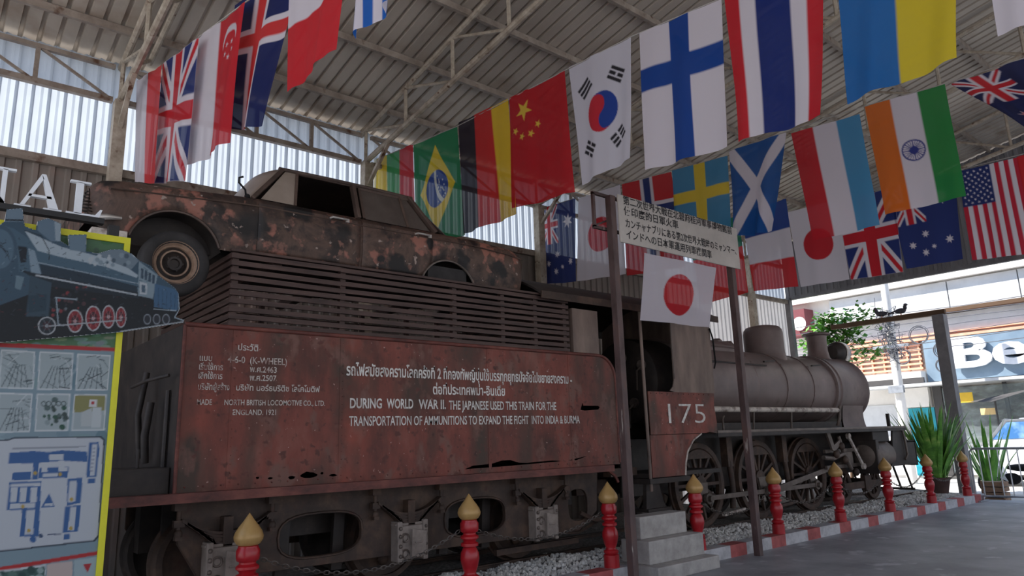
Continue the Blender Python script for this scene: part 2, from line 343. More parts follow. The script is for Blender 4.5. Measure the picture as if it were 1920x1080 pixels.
# kerb, painted in red and white blocks
def kerb(x0, x1, label):
    k = MB(); x = x0; i = 0
    while x < x1-.01:
        L = .70 if i % 2 == 0 else .42; e = min(x+L, x1); k.mi = i % 2; k.bx(x, e, 6.35, 6.58, 0, .17); x = e; i += 1
    tag(k.build('kerb', [M['kerb_white'], M['kerb_red']]), label, 'kerb', 'painted kerb stones')
kerb(.2, 7.3, 'red and white kerb on the near left side of the concrete steps')
kerb(8.75, 20.2, 'long red and white kerb running from the concrete steps to the barrier')
for y, lab in ((7.45, 'near steel rail under the front wheels of the train'), (8.45, 'far steel rail beneath the train')):
    r = MB(); r.prism([(y-.05, .16), (y+.05, .16), (y+.05, .18), (y+.012, .19), (y+.012, .235), (y+.032, .245), (y+.032, .26), (y-.032, .26), (y-.032, .245), (y-.012, .235), (y-.012, .19), (y-.05, .18)], 'x', -2, 20.2)
    tag(r.build('rail', M['brown_iron']), lab, 'rail')
# concrete steps to the cab
st = MB(); st.bx(7.36, 8.66, 6.0, 6.66, 0, .165); st.bx(7.44, 8.60, 6.19, 6.66, .165, .45); st.bx(7.52, 8.50, 6.38, 6.66, .45, .73)
tag(st.build('concrete_steps', M['concrete'], bevel=.012), 'three grey concrete steps leading up to the locomotive cab', 'steps')

# columns, trusses, wall girders, purlins
XT = [1.94, 5.93, 10.1, 14.2, 18.3]
where = ['above the burnt car nose', 'behind the burnt car tail', 'left of the Australian flag by the car tail', 'behind the middle of the boiler', 'nearest the street end']
for i, x in enumerate(XT):
    c = MB(); c.bx(x-.085, x+.085, 10.76, 10.93, 0, 6.72)
    t = thing('steel_column', 'cream steel wall column '+where[i], 'column', (x, 10.84, 0), 'wall columns')
    c.build('shaft', M['steel_beige'], t)
    c = MB(); c.bar((x, 10.85, 6.25), (x, 10.1, 6.86), .06); c.build('knee_brace', M['steel_beige'], t)
    c = MB(); c.bx(x-.16, x+.16, 10.7, 10.98, 0, .02); c.build('base_plate', M['steel_beige'], t)
    t = thing('roof_truss', 'cream steel roof truss on the column '+where[i], 'truss', (x, 10.9, 6.7), 'roof trusses')
    bz_, tz_ = (lambda y: 6.75+.155*(11-y)), (lambda y: roofz(y)-.14)
    c = MB(); c.tube([(x, 11.0, bz_(11)), (x, 1.1, bz_(1.1))], .05, 8); c.build('bottom_chord', M['steel_beige'], t, 40)
    c = MB(); c.tube([(x, 11.3, tz_(11.3)), (x, 1.1, tz_(1.1))], .045, 8); c.build('top_chord', M['steel_beige'], t, 40)
    if i == 0: c = MB(); c.tube([(x+.30, 10.7, tz_(10.7)-.05), (x+.30, 1.1, tz_(1.1)-.05)], .042, 8); c.build('side_chord', M['steel_beige'], t, 40)
    ys = [10.9-1.36*k for k in range(8)]
    for k, y in enumerate(ys):
        c = MB(); c.tube([(x, y, bz_(y)), (x, y, tz_(y))], .032, 6); c.build('web_post', M['steel_beige'], t, 40)
        if k < 7: c = MB(); c.tube([(x, y, tz_(y)), (x, ys[k+1], bz_(ys[k+1]))], .028, 6); c.build('web_diagonal', M['steel_beige'], t, 40)
        if i == 0 and k < 7: c = MB(); c.tube([(x+.28, y-.3, tz_(y)-.02), (x, ys[k+1]+.4, bz_(ys[k+1]+.4))], .03, 6); c.build('side_strut', M['steel_beige'], t, 40)
xg = [-2.05]+XT+[20.5]
gw = ['at the far left above the white letters', 'above the burnt car roof', 'between the car tail and the Australian flag', 'behind the Chinese and South Korean flags', 'behind the hanging flags over the boiler', 'at the street end corner']
for i in range(6):
    a, bb = xg[i]+.1, xg[i+1]-.1; y = 10.9
    t = thing('wall_girder', 'lattice girder on the back wall '+gw[i], 'girder', ((a+bb)/2, y, 6.7), 'wall girders')
    for nm, z, r in (('bottom_chord', 6.74, .04), ('top_chord', 7.26, .032)):
        c = MB(); c.bar((a, y, z), (bb, y, z), r*2); c.build(nm, M['purlin'], t)
    n = 4 if bb-a > 3 else 2; p = [a+(bb-a)*k/n for k in range(n+1)]
    for k in range(1, n):
        c = MB(); c.bar((p[k], y, 6.74), (p[k], y, 7.26), .055); c.build('web_post', M['purlin'], t)
    for k in range(n):
        z0, z1 = (7.26, 6.74) if k % 2 else (6.74, 7.26)
        if k % 2 == 0: z0, z1 = 7.26, 6.74
        c = MB(); c.bar((p[k], y, z0), (p[k+1], y, z1), .035); c.build('web_diagonal', M['purlin'], t)
for k in range(8):
    y = 11.28 if k == 0 else 10.35-1.32*(k-1)
    c = MB(); z = roofz(y)-.05; c.prism([(y-.03, z-.06), (y+.03, z-.06), (y+.03, z-.045), (y-.012, z-.045), (y-.012, z+.03), (y+.03, z+.03), (y+.03, z+.045), (y-.03, z+.045)], 'x', -5, XE-.1)
    tag(c.build('purlin', M['purlin']), f'long steel roof purlin, {ORD[k]} one up from the eave over the back wall', 'purlin', 'roof purlins')
# ------------------------------------------------------------------ painter for printed cloth and panels
class Art:
    def __init__(s, x, y, bg): s.x = x; s.y = y; s.c = np.tile(np.array(bg, float), (len(x), 1))
    def put(s, m, c): s.c[m] = c
    def rect(s, x0, x1, y0, y1, c): s.put((s.x >= x0) & (s.x < x1) & (s.y >= y0) & (s.y < y1), c)
    def poly(s, pts, c):
        p = np.array(pts, float); idx = np.where((s.x >= p[:, 0].min()) & (s.x <= p[:, 0].max()) & (s.y >= p[:, 1].min()) & (s.y <= p[:, 1].max()))[0]
        if not len(idx): return
        X, Y = s.x[idx], s.y[idx]; ins = np.zeros(len(idx), bool); n = len(p)
        for i in range(n):
            (x1, y1), (x2, y2) = p[i], p[(i+1) % n]
            if y1 == y2: continue
            ins ^= ((y1 > Y) != (y2 > Y)) & (X < (x2-x1)*(Y-y1)/(y2-y1)+x1)
        s.c[idx[ins]] = c
    def disc(s, cx, cy, rx, c, ry=None, m=None):
        ry = ry or rx; k = ((s.x-cx)/rx)**2+((s.y-cy)/ry)**2 < 1
        s.put(k if m is None else k & m, c)
    def line(s, p, q, w, c):
        p = np.array(p, float); q = np.array(q, float); d = q-p; L = np.hypot(*d)
        if L < 1e-9: return
        d /= L; n = np.array([-d[1], d[0]])*w/2; s.poly([p+n, q+n, q-n, p-n], c)
    def path(s, pts, w, c):
        for a, b in zip(pts[:-1], pts[1:]): s.line(a, b, w, c)
    def star(s, cx, cy, r, c, n=5, rot=0, k=.382):
        s.poly([(cx+(r if i % 2 == 0 else r*k)*math.sin(rot+PI*i/n), cy-(r if i % 2 == 0 else r*k)*math.cos(rot+PI*i/n)) for i in range(2*n)], c)
RED, WHT, BLU, NAVY = (196, 34, 46), (216, 208, 216), (22, 70, 150), (26, 36, 84)
def union_jack(a, x0, y0, w, h, blue=(36, 50, 110)):
    a.rect(x0, x0+w, y0, y0+h, blue); b = Art(a.x, a.y, blue); b.c = a.c.copy(); t = h*.2
    for p, q in (((x0, y0), (x0+w, y0+h)), ((x0, y0+h), (x0+w, y0))): b.line(p, q, t, WHT)
    for p, q in (((x0, y0), (x0+w, y0+h)), ((x0, y0+h), (x0+w, y0))): b.line(p, q, t*.36, RED)
    b.rect(x0, x0+w, y0+h/2-h/6, y0+h/2+h/6, WHT); b.rect(x0+w/2-h/6, x0+w/2+h/6, y0, y0+h, WHT)
    b.rect(x0, x0+w, y0+h/2-h/10, y0+h/2+h/10, RED); b.rect(x0+w/2-h/10, x0+w/2+h/10, y0, y0+h, RED)
    m = (a.x >= x0) & (a.x < x0+w) & (a.y >= y0) & (a.y < y0+h); a.c[m] = b.c[m]
def f_uk(a): union_jack(a, 0, 0, 1.5, 1)
def f_aus(a):
    a.rect(-1, 9, -1, 9, (40, 54, 112)); union_jack(a, 0, 0, .75, .5, (40, 54, 112)); a.star(.375, .76, .14, WHT, 7, 0, .45)
    for x, y, r in ((1.12, .2, .07), (.96, .45, .07), (1.28, .4, .07), (1.12, .82, .075), (1.2, .56, .045)): a.star(x, y, r, WHT, 7, 0, .45)
def f_nz(a):
    a.rect(-1, 9, -1, 9, (24, 34, 82)); union_jack(a, 0, 0, .75, .5, (24, 34, 82))
    for x, y, r in ((1.12, .2, .07), (.96, .45, .06), (1.28, .42, .06), (1.12, .82, .075)): a.star(x, y, r+.022, WHT); a.star(x, y, r, RED)
def bands(*cols):
    def f(a):
        n = len(cols)
        for i, c in enumerate(cols): a.rect(-1, 9, i/n if i else -1, (i+1)/n if i < n-1 else 9, c)
    return f
def hbands(*cols):                           # bars square to the hoist
    def f(a):
        n = len(cols)
        for i, c in enumerate(cols): a.rect(1.5*i/n if i else -1, 1.5*(i+1)/n if i < n-1 else 9, -1, 9, c)
    return f
def cross(bg, c1, w1, c2=None, w2=0):
    def f(a):
        a.rect(-1, 9, -1, 9, bg)
        for c, w_ in ((c1, w1), (c2, w2)):
            if c is not None: a.rect(-1, 9, .5-w_/2, .5+w_/2, c); a.rect(.54-w_/2, .54+w_/2, -1, 9, c)
    return f
def f_japan(a): a.rect(-1, 9, -1, 9, WHT); a.disc(.75, .5, .3, (196, 40, 50))
def f_japan_low(a): a.rect(-1, 9, -1, 9, WHT); a.disc(.75, .55, .325, (196, 40, 50))
def f_china(a):
    a.rect(-1, 9, -1, 9, (184, 28, 38)); a.star(.26, .26, .15, (228, 190, 70), 5, PI/2)
    for x, y in ((.5, .10), (.6, .21), (.6, .36), (.5, .47)): a.star(x, y, .055, (228, 190, 70), 5, .4)
def f_korea(a):
    a.rect(-1, 9, -1, 9, (208, 204, 214)); cx, cy, r = .75, .5, .25; a.disc(cx, cy, r, (32, 66, 150))
    th = .59; ux, uy = math.cos(th), math.sin(th)
    d = (a.x-cx)*uy-(a.y-cy)*ux; a.disc(cx, cy, r, (198, 40, 56), m=d > 0)
    a.disc(cx-ux*r/2, cy-uy*r/2, r/2, (198, 40, 56)); a.disc(cx+ux*r/2, cy+uy*r/2, r/2, (32, 66, 150))
    for sx, sy, br in ((-1, -1, (0, 0, 0)), (1, 1, (1, 1, 1)), (1, -1, (1, 0, 1)), (-1, 1, (0, 1, 0))):
        ang = math.atan2(sy*.333, sx*.5); dx, dy = math.cos(ang), math.sin(ang)
        for k in range(3):
            R = .40+k*.062; mx, my = cx+dx*R, cy+dy*R
            a.line((mx-dy*.115, my+dx*.115), (mx+dy*.115, my-dx*.115), .042, (34, 32, 40))
            if br[k]: a.line((mx-dy*.015, my+dx*.015), (mx+dy*.015, my-dx*.015), .05, (208, 204, 214))
def f_brazil(a):
    a.rect(-1, 9, -1, 9, (40, 128, 84)); a.poly([(.12, .5), (.75, .1), (1.38, .5), (.75, .9)], (222, 196, 50)); a.disc(.75, .5, .26, (40, 72, 146))
    m = ((a.x-.75)**2+(a.y-.5)**2 < .26**2); q = np.hypot(a.x-.55, a.y-1.0); a.put(m & (q > .50) & (q < .56), (206, 212, 206))
    for i in range(24):
        t = i*2.4; r = .05+.18*((i*7) % 24)/24; a.disc(.78+r*math.cos(t)*.9, .52+abs(r*math.sin(t))*.9, .011, (206, 216, 222))
def f_india(a):
    bands((214, 108, 36), WHT, (44, 132, 66))(a); C = (46, 56, 128); k = np.hypot(a.x-.75, a.y-.5)
    a.put(k < .145, C); a.put(k < .125, WHT)
    for i in range(24): t = 2*PI*i/24; a.line((.75, .5), (.75+.125*math.cos(t), .5+.125*math.sin(t)), .009, C)
    a.disc(.75, .5, .028, C)
def f_usa(a):
    for i in range(13): a.rect(-1, 9, i/13 if i else -1, (i+1)/13 if i < 12 else 9, (190, 40, 60) if i % 2 == 0 else WHT)
    a.rect(-1, .62, -1, 7/13, (34, 48, 104))
    for r in range(9):
        for c in range(11):
            if (r+c) % 2 == 0: a.star(.62*(c+1)/12, 7/13*(r+1)/10, .026, WHT)
def f_thai(a):
    for y0, y1, c in ((-1, 1/6, RED), (1/6, 1/3, WHT), (1/3, 2/3, (20, 42, 112)), (2/3, 5/6, WHT), (5/6, 9, RED)): a.rect(-1, 9, y0, y1, c)
def f_sing(a):
    a.rect(-1, 9, -1, .5, (198, 40, 50)); a.rect(-1, 9, .5, 9, WHT); a.disc(.3, .25, .17, WHT); a.disc(.36, .25, .16, (198, 40, 50))
    for i in range(5): t = 2*PI*i/5; a.star(.40+.085*math.cos(t), .25+.085*math.sin(t), .034, WHT)
def f_scot(a): a.rect(-1, 9, -1, 9, (28, 84, 152)); a.line((0, 0), (1.5, 1), .19, WHT); a.line((0, 1), (1.5, 0), .19, WHT)
def f_port(a):
    a.rect(-1, .6, -1, 9, (30, 116, 90)); a.rect(.6, 9, -1, 9, (206, 44, 46)); a.disc(.6, .5, .17, (220, 190, 60)); a.disc(.6, .5, .13, (206, 44, 46)); a.rect(.54, .66, .43, .57, WHT)
def f_greece(a):
    for i in range(9): a.rect(-1, 9, i/9, (i+1)/9, (24, 92, 176) if i % 2 == 0 else WHT)
    a.rect(-1, .56, -1, 5/9, (24, 92, 176)); a.rect(-1, .56, 2/9, 3/9, WHT); a.rect(.22, .34, -1, 5/9, WHT)
def flag(label, art, X, q, group, flip=False, amp=.035, nu=84, nv=126, curl=0., seed=0, plane='X'):
    """q: corners TL TR BR BL as seen in the photo, cloth hangs across the plane X with soft folds"""
    P = np.array([(atX if plane == 'X' else atY)(*p, X) for p in q]); u, v = np.meshgrid(np.linspace(0, 1, nu+1), np.linspace(0, 1, nv+1)); U, V = u.ravel(), v.ravel()
    W = ((1-U)*(1-V))[:, None]*P[0]+(U*(1-V))[:, None]*P[1]+(U*V)[:, None]*P[2]+((1-U)*V)[:, None]*P[3]
    rs = np.random.default_rng(seed+int(abs(q[0][0]))); f1, f2, p1, p2 = 2.2+1.6*rs.random(), 5+3*rs.random(), 6.28*rs.random(), 6.28*rs.random()
    ax = 0 if plane == 'X' else 1
    W[:, ax] += amp*(.25+.75*V)*np.sin(f1*6.28*U*.5+p1+V*1.2)+amp*.3*np.sin(f2*3.14*U+p2+V*2)*(.35+.65*V)
    W[:, 1-ax] += amp*.25*np.sin(V*5+p2)*V
    if curl: W[:, 0] += curl*V**2*np.sin(U*PI); W[:, 2] += -abs(curl)*.3*(V**3)*np.sin(U*PI)
    d = .25; uu = np.concatenate([U+a/nu for a in (-d, d) for b in (0, 1)]); vv = np.concatenate([V+b/nv for a in (0, 1) for b in (-d, d)])
    a = Art(vv*1.5, 1-uu if flip else uu, WHT) if plane == 'X' else Art(uu*1.5, vv, WHT); art(a); c = lin(a.c).reshape(4, -1, 3).mean(0)
    Wd = nu+1; j, i = np.meshgrid(np.arange(nv), np.arange(nu), indexing='ij'); k = (j*Wd+i).ravel()
    F_ = np.stack([k, k+1, k+1+Wd, k+Wd], 1); off = np.array([W[:, 0].mean(), W[:, 1].mean(), W[:, 2].max()])
    me = bpy.data.meshes.new('flag'); me.from_pydata((W-off).tolist(), [], F_.tolist()); me.materials.append(M['flag'])
    ca = me.color_attributes.new('Col', 'FLOAT_COLOR', 'POINT'); ca.data.foreach_set('color', np.concatenate([c, np.ones((len(c), 1))], 1).ravel())
    me.polygons.foreach_set('use_smooth', [True]*len(F_)); o = bpy.data.objects.new('flag', me); COL.objects.link(o); o.location = off
    return tag(o, label, 'flag', group), P
def rope(name, pts, X, label):
    m = MB(); m.tube([tuple(atX(*p, X)) for p in pts], .008, 5); return tag(m.build(name, M['rope'], None, 60), label, 'rope')
GA, GB, GC, GD = 'flags in the leftmost row', 'flags in the upper middle row', 'flags in the lower middle row', 'flags in the row by the street end'
XA, XB, XC, XD = 2.45, 6.25, 10.35, 14.35
GER = bands((40, 32, 44), (200, 44, 44), (226, 186, 46)); LUX = bands((190, 34, 46), WHT, (72, 142, 186)); UKR = bands((28, 100, 168), (208, 184, 44))
LIT = bands((222, 190, 56), (64, 152, 88), (198, 56, 66)); FRA = hbands((32, 66, 140), WHT, (206, 52, 58)); FIN = cross(WHT, (16, 66, 146), .25)
SWE = cross((70, 136, 176), (224, 194, 60), .2); NOR = cross((196, 44, 52), WHT, .26, (30, 50, 112), .14); ICE = cross((16, 30, 88), WHT, .26, (204, 50, 52), .14)
flag('white and red striped flag hanging leftmost, beside the cream column', bands(WHT, (206, 62, 66)), 2.14, [(256, 152), (304, 121), (296, 345), (250, 340)], GA)
flag('British flag hanging second from left above the nose of the car', f_uk, 2.22, [(305, 120), (372, 70), (342, 338), (286, 345)], GA, amp=.03)
flag('Singapore flag, white and red with a crescent and five stars', f_sing, 2.34, [(371, 72), (462, 4), (430, 268), (344, 318)], GA, flip=True, amp=.05)
flag('Icelandic flag, dark blue with a red and white cross', ICE, XA, [(440, 10), (566, -72), (490, 232), (410, 240)], GA, curl=.06)
flag('white over red flag hanging between the Icelandic and Greek flags', hbands(WHT, (200, 36, 46)), XA, [(545, -58), (668, -150), (626, 92), (541, 174)], GA, amp=.03)
flag('blue and white striped Greek flag at the top edge', f_greece, XA, [(664, -150), (800, -250), (762, -20), (664, 74)], GA, amp=.05)
flag('yellow green and red striped flag above the car rear door', LIT, XB, [(703, 300), (774, 270), (776, 442), (704, 468)], GB)
flag('green Brazilian flag with yellow diamond behind the rear window of the car', f_brazil, XB, [(776, 272), (857, 238), (868, 440), (782, 470)], GB)
flag('German flag in black, red and gold stripes', GER, XB, [(860, 230), (953, 185), (972, 402), (869, 438)], GB)
flag('red Chinese flag with five yellow stars', f_china, XB, [(955, 184), (1060, 133), (1079, 360), (964, 391)], GB)
flag('white South Korean flag with red and blue disc', f_korea, XB, [(1066, 126), (1183, 70), (1184, 296), (1090, 347)], GB)
flag('white Finnish flag with a blue cross', FIN, XB, [(1199, 63), (1352, -2), (1364, 276), (1211, 320)], GB)
flag('Thai flag in red, white and navy stripes', f_thai, XB, [(1356, -10), (1545, -88), (1544, 218), (1386, 267)], GB, amp=.05)
flag('blue and yellow Ukrainian flag at the top edge', UKR, XB, [(1560, -100), (1790, -180), (1800, 110), (1589, 194)], GB, amp=.05)
flag('white and blue flag at the top right corner', bands(WHT, (36, 84, 160)), XB, [(1832, -230), (2080, -310), (2096, 0), (1868, 67)], GB)
flag('Australian flag hanging at the back between the car tail and a Japanese flag', f_aus, XC, [(1012, 392), (1079, 371), (1082, 528), (1021, 533)], GC, amp=.03)
flag('Japanese flag partly behind the left sign post', f_japan, XC, [(1085, 372), (1163, 346), (1176, 514), (1084, 527)], GC, amp=.03)
flag('red Norwegian flag with a blue and white cross behind the sign panel', NOR, XC, [(1166, 346), (1258, 322), (1284, 500), (1178, 517)], GC, amp=.03)
flag('light blue Swedish flag with a yellow cross', SWE, XC, [(1260, 320), (1364, 292), (1372, 458), (1270, 478)], GC, amp=.03)
flag('blue Scottish flag with a white diagonal cross, folded at its foot', f_scot, XC, [(1366, 284), (1474, 248), (1446, 432), (1378, 442)], GC, amp=.06, curl=.05)
flag('red, white and sky blue Luxembourg flag', LUX, XC, [(1483, 250), (1612, 214), (1650, 422), (1524, 452)], GC, amp=.03)
flag('orange, white and green Indian flag with a blue wheel', f_india, XC, [(1621, 200), (1772, 158), (1812, 368), (1660, 403)], GC, amp=.03)
flag('New Zealand flag blown aside at the right edge', f_nz, XC, [(1783, 158), (1962, 96), (2075, 205), (1932, 244)], GC, amp=.1)
flag('green and red Portuguese flag behind the right sign post', f_port, XD, [(1290, 436), (1384, 404), (1404, 548), (1316, 571)], GD, amp=.03)
flag('French flag with blue, white and red bands behind the sign', FRA, XD, [(1390, 400), (1474, 372), (1496, 537), (1412, 546)], GD, amp=.02)
flag('Japanese flag hanging behind the Luxembourg flag', f_japan, XD, [(1477, 398), (1568, 374), (1594, 524), (1501, 538)], GD, amp=.02)
flag('British flag hanging between a Japanese and an Australian flag', f_uk, XD, [(1568, 380), (1676, 350), (1694, 510), (1596, 525)], GD, amp=.02)
flag('Australian flag hanging below the Indian flag', f_aus, XD, [(1664, 352), (1788, 320), (1806, 486), (1700, 504)], GD, amp=.02)
flag('American flag with stars and stripes', f_usa, XD, [(1796, 322), (1908, 295), (1945, 474), (1823, 488)], GD, amp=.02)
flag('red flag beyond the American flag at the right edge', hbands((200, 40, 46), (200, 40, 46)), XD, [(1906, 294), (2030, 262), (2060, 430), (1942, 470)], GD, amp=.02)
rope('flag_rope', [(372, 70), (462, 3), (566, -73), (668, -151), (800, -251)], 2.36, 'cord carrying the leftmost row of flags')
rope('flag_rope', [(690, 305), (857, 237), (1060, 132), (1183, 69), (1352, -3), (1560, -101), (1832, -231), (2080, -311)], XB, 'cord carrying the Brazilian, German and Chinese flags')
rope('flag_rope', [(1003, 395), (1163, 345), (1260, 319), (1474, 247), (1621, 199), (1772, 157), (1962, 95)], XC, 'cord carrying the Swedish, Scottish and Indian flags')
rope('flag_rope', [(1290, 435), (1477, 371), (1568, 373), (1676, 349), (1796, 319), (2030, 261)], XD, 'cord carrying the flags nearest the street end')
# ------------------------------------------------------------------ text painted on surfaces (written in the plane Y = const, reading along +X)
def lettering(body, x0, x1, z0, cap, Y, mat_, parent, name='lettering', bold=.012, frame=None, thick=0.0):
    cu = bpy.data.curves.new('t', 'FONT'); cu.body = body; cu.size = 1; cu.resolution_u = 3; cu.offset = bold; cu.extrude = thick/2
    t = bpy.data.objects.new('t', cu); COL.objects.link(t); bpy.context.view_layer.update()
    me = bpy.data.meshes.new_from_object(t.evaluated_get(bpy.context.evaluated_depsgraph_get())); bpy.data.objects.remove(t); bpy.data.curves.remove(cu)
    n = len(me.vertices); v = np.zeros(n*3); me.vertices.foreach_get('co', v); v = v.reshape(-1, 3); w_ = v[:, 0].max()-v[:, 0].min()
    X = (v[:, 0]-v[:, 0].min())/w_; Z = v[:, 1]/.70*cap; out = np.zeros_like(v)
    if frame is None: out[:, 0] = x0+X*(x1-x0); out[:, 1] = Y; out[:, 2] = z0+Z
    else:
        o_, r_, u_ = frame; out = np.array(o_)+np.outer(X, r_)+np.outer(Z, u_)+np.outer(v[:, 2], np.cross(r_, u_)/np.linalg.norm(np.cross(r_, u_)))
    off = np.array(wl(parent)); me.vertices.foreach_set('co', (out-off).ravel()); me.materials.clear(); me.materials.append(mat_); me.update(); me.name = name
    o = bpy.data.objects.new(name, me); COL.objects.link(o); o.parent = parent
    pass
    return o
def blob(cx, cz, rx, rz, n=14, k=.35, seed=0):
    r = random.Random(seed); return [(cx+rx*math.cos(2*PI*i/n)*(1-k*r.random()), cz+rz*math.sin(2*PI*i/n)*(1-k*r.random())) for i in range(n)]

# ------------------------------------------------------------------ tender
TY0, TY1, YC = 6.75, 9.15, 7.95
T = thing('tender', 'rust red steam locomotive tender with white Thai and English lettering', 'tender', (4.6, YC, .26))
side = [(1.88, 1.40), (7.62, 1.40), (7.62, 2.55)]+[(7.62-.32*(1-math.cos(a)), 2.55+.32*math.sin(a)) for a in [PI/2*k/8 for k in range(1, 9)]]+[(1.88, 2.87)]
holes = [[(6.9, 2.13), (6.94, 2.22), (6.955, 2.215), (6.96, 2.185), (7.25, 2.185), (7.28, 2.165), (7.25, 2.135), (6.98, 2.12)], blob(3.10, 1.49, .10, .035, seed=1), blob(2.93, 1.475, .045, .018, seed=2),
         blob(2.72, 1.48, .03, .012, seed=3), blob(2.60, 1.49, .018, .014, seed=4), blob(3.36, 1.475, .05, .014, seed=5), blob(3.24, 1.50, .02, .016, seed=6)]
tear = [(4.98, 1.455)]+[(5.1+.14*i, 1.47+.02*random.random()+(.05 if 2 < i < 5 else .012)) for i in range(13)]+[(6.98, 1.53), (6.6, 1.485), (6.0, 1.47), (5.5, 1.46)]
m = MB(); m.prism([side]+holes+[tear], 'y', TY0, TY0+.012); m.build('tank_side', M['tank'], T)
m = MB(); m.prism([side], 'y', TY1-.012, TY1); m.build('tank_side', M['tank'], T)
m = MB(); m.bx(1.88, 7.6, TY0+.3, TY1-.05, 2.56, 2.60); m.bx(1.88, 7.6, TY0+.25, TY1-.1, 1.38, 1.41); m.bx(7.55, 7.6, TY0+.02, TY1-.02, 1.4, 2.5); m.build('tank_deck', M['black_iron'], T)
m = MB(); m.bx(1.865, 1.885, TY0+.012, TY1-.012, 1.36, 2.87); m.build('back_plate', M['black_iron'], T)
e = [(1.88, TY0, 2.875)]+[(p[0], TY0, p[1]+.005) for p in reversed(side[3:-1])]+[(7.625, TY0, 2.55), (7.625, TY0, 1.42)]
m = MB(); m.tube(e, .022, 8); m.build('edge_bead', M['tank_edge'], T, 60)
m = MB(); m.tube([(1.88, TY0, 1.40), (1.88, TY0, 2.87)], .016, 6); m.build('corner_angle', M['tank_edge'], T, 60)
for x in (2.33, 3.43, 5.35, 6.72):
    m = MB(); m.bx(x-.02, x+.02, TY0-.004, TY0, 1.42, 2.85)
    for k in range(18): m.ball((x+.012, TY0-.004, 1.47+k*.078), .007, 6, 4)
    m.build('riveted_seam', M['tank'], T)
m = MB()
for k in range(36): m.ball((1.96+k*.155, TY0-.002, 1.445), .009, 6, 4)
m.build('rivet_row', M['tank_edge'], T)
m = MB(); m.prism([(6.62, 1.32), (6.64, 1.32), (6.64, 1.385), (6.76, 1.385), (6.76, 1.40), (6.62, 1.40)], 'x', 1.3, 7.36); m.build('footplate_angle', M['tank_edge'], T)
m = MB(); m.bx(1.3, 7.4, 6.76, 9.14, 1.34, 1.39); m.build('footplate', M['black_iron'], T)
# side frame with oval openings
fr = [(2.0, .95), (2.2, .62), (7.0, .58), (7.35, .8), (7.4, 1.32), (2.0, 1.32)]
ov = lambda cx, rx, cz=.90, rz=.20: [(cx+rx*math.copysign(abs(math.cos(t))**.7, math.cos(t)), cz+rz*math.copysign(abs(math.sin(t))**.7, math.sin(t))) for t in [2*PI*k/24 for k in range(24)]]
m = MB(); m.prism([fr, ov(3.36, .44), ov(5.3, .44), ov(7.0, .18)], 'y', 6.98, 7.02); m.build('side_frame', M['brown_iron'], T, bevel=.006)
m = MB(); m.prism([fr, ov(3.36, .44), ov(5.3, .44), ov(7.0, .18)], 'y', 8.88, 8.92); m.build('side_frame', M['brown_iron'], T)
m = MB(); m.tube([(x, 6.975, z) for x, z in ov(3.36, .45, .90, .21)], .014, 6, closed=True); m.cut(); m.tube([(x, 6.975, z) for x, z in ov(5.3, .45, .90, .21)], .014, 6, closed=True); m.each('opening_rim', M['brown_iron'], T, 60)
m = MB(); m.bx(2.0, 7.4, 8.3, 8.5, .75, 1.3); m.cut(); m.bx(2.0, 7.4, 7.5, 7.56, .85, 1.3); m.each('inner_frame', M['black_iron'], T)
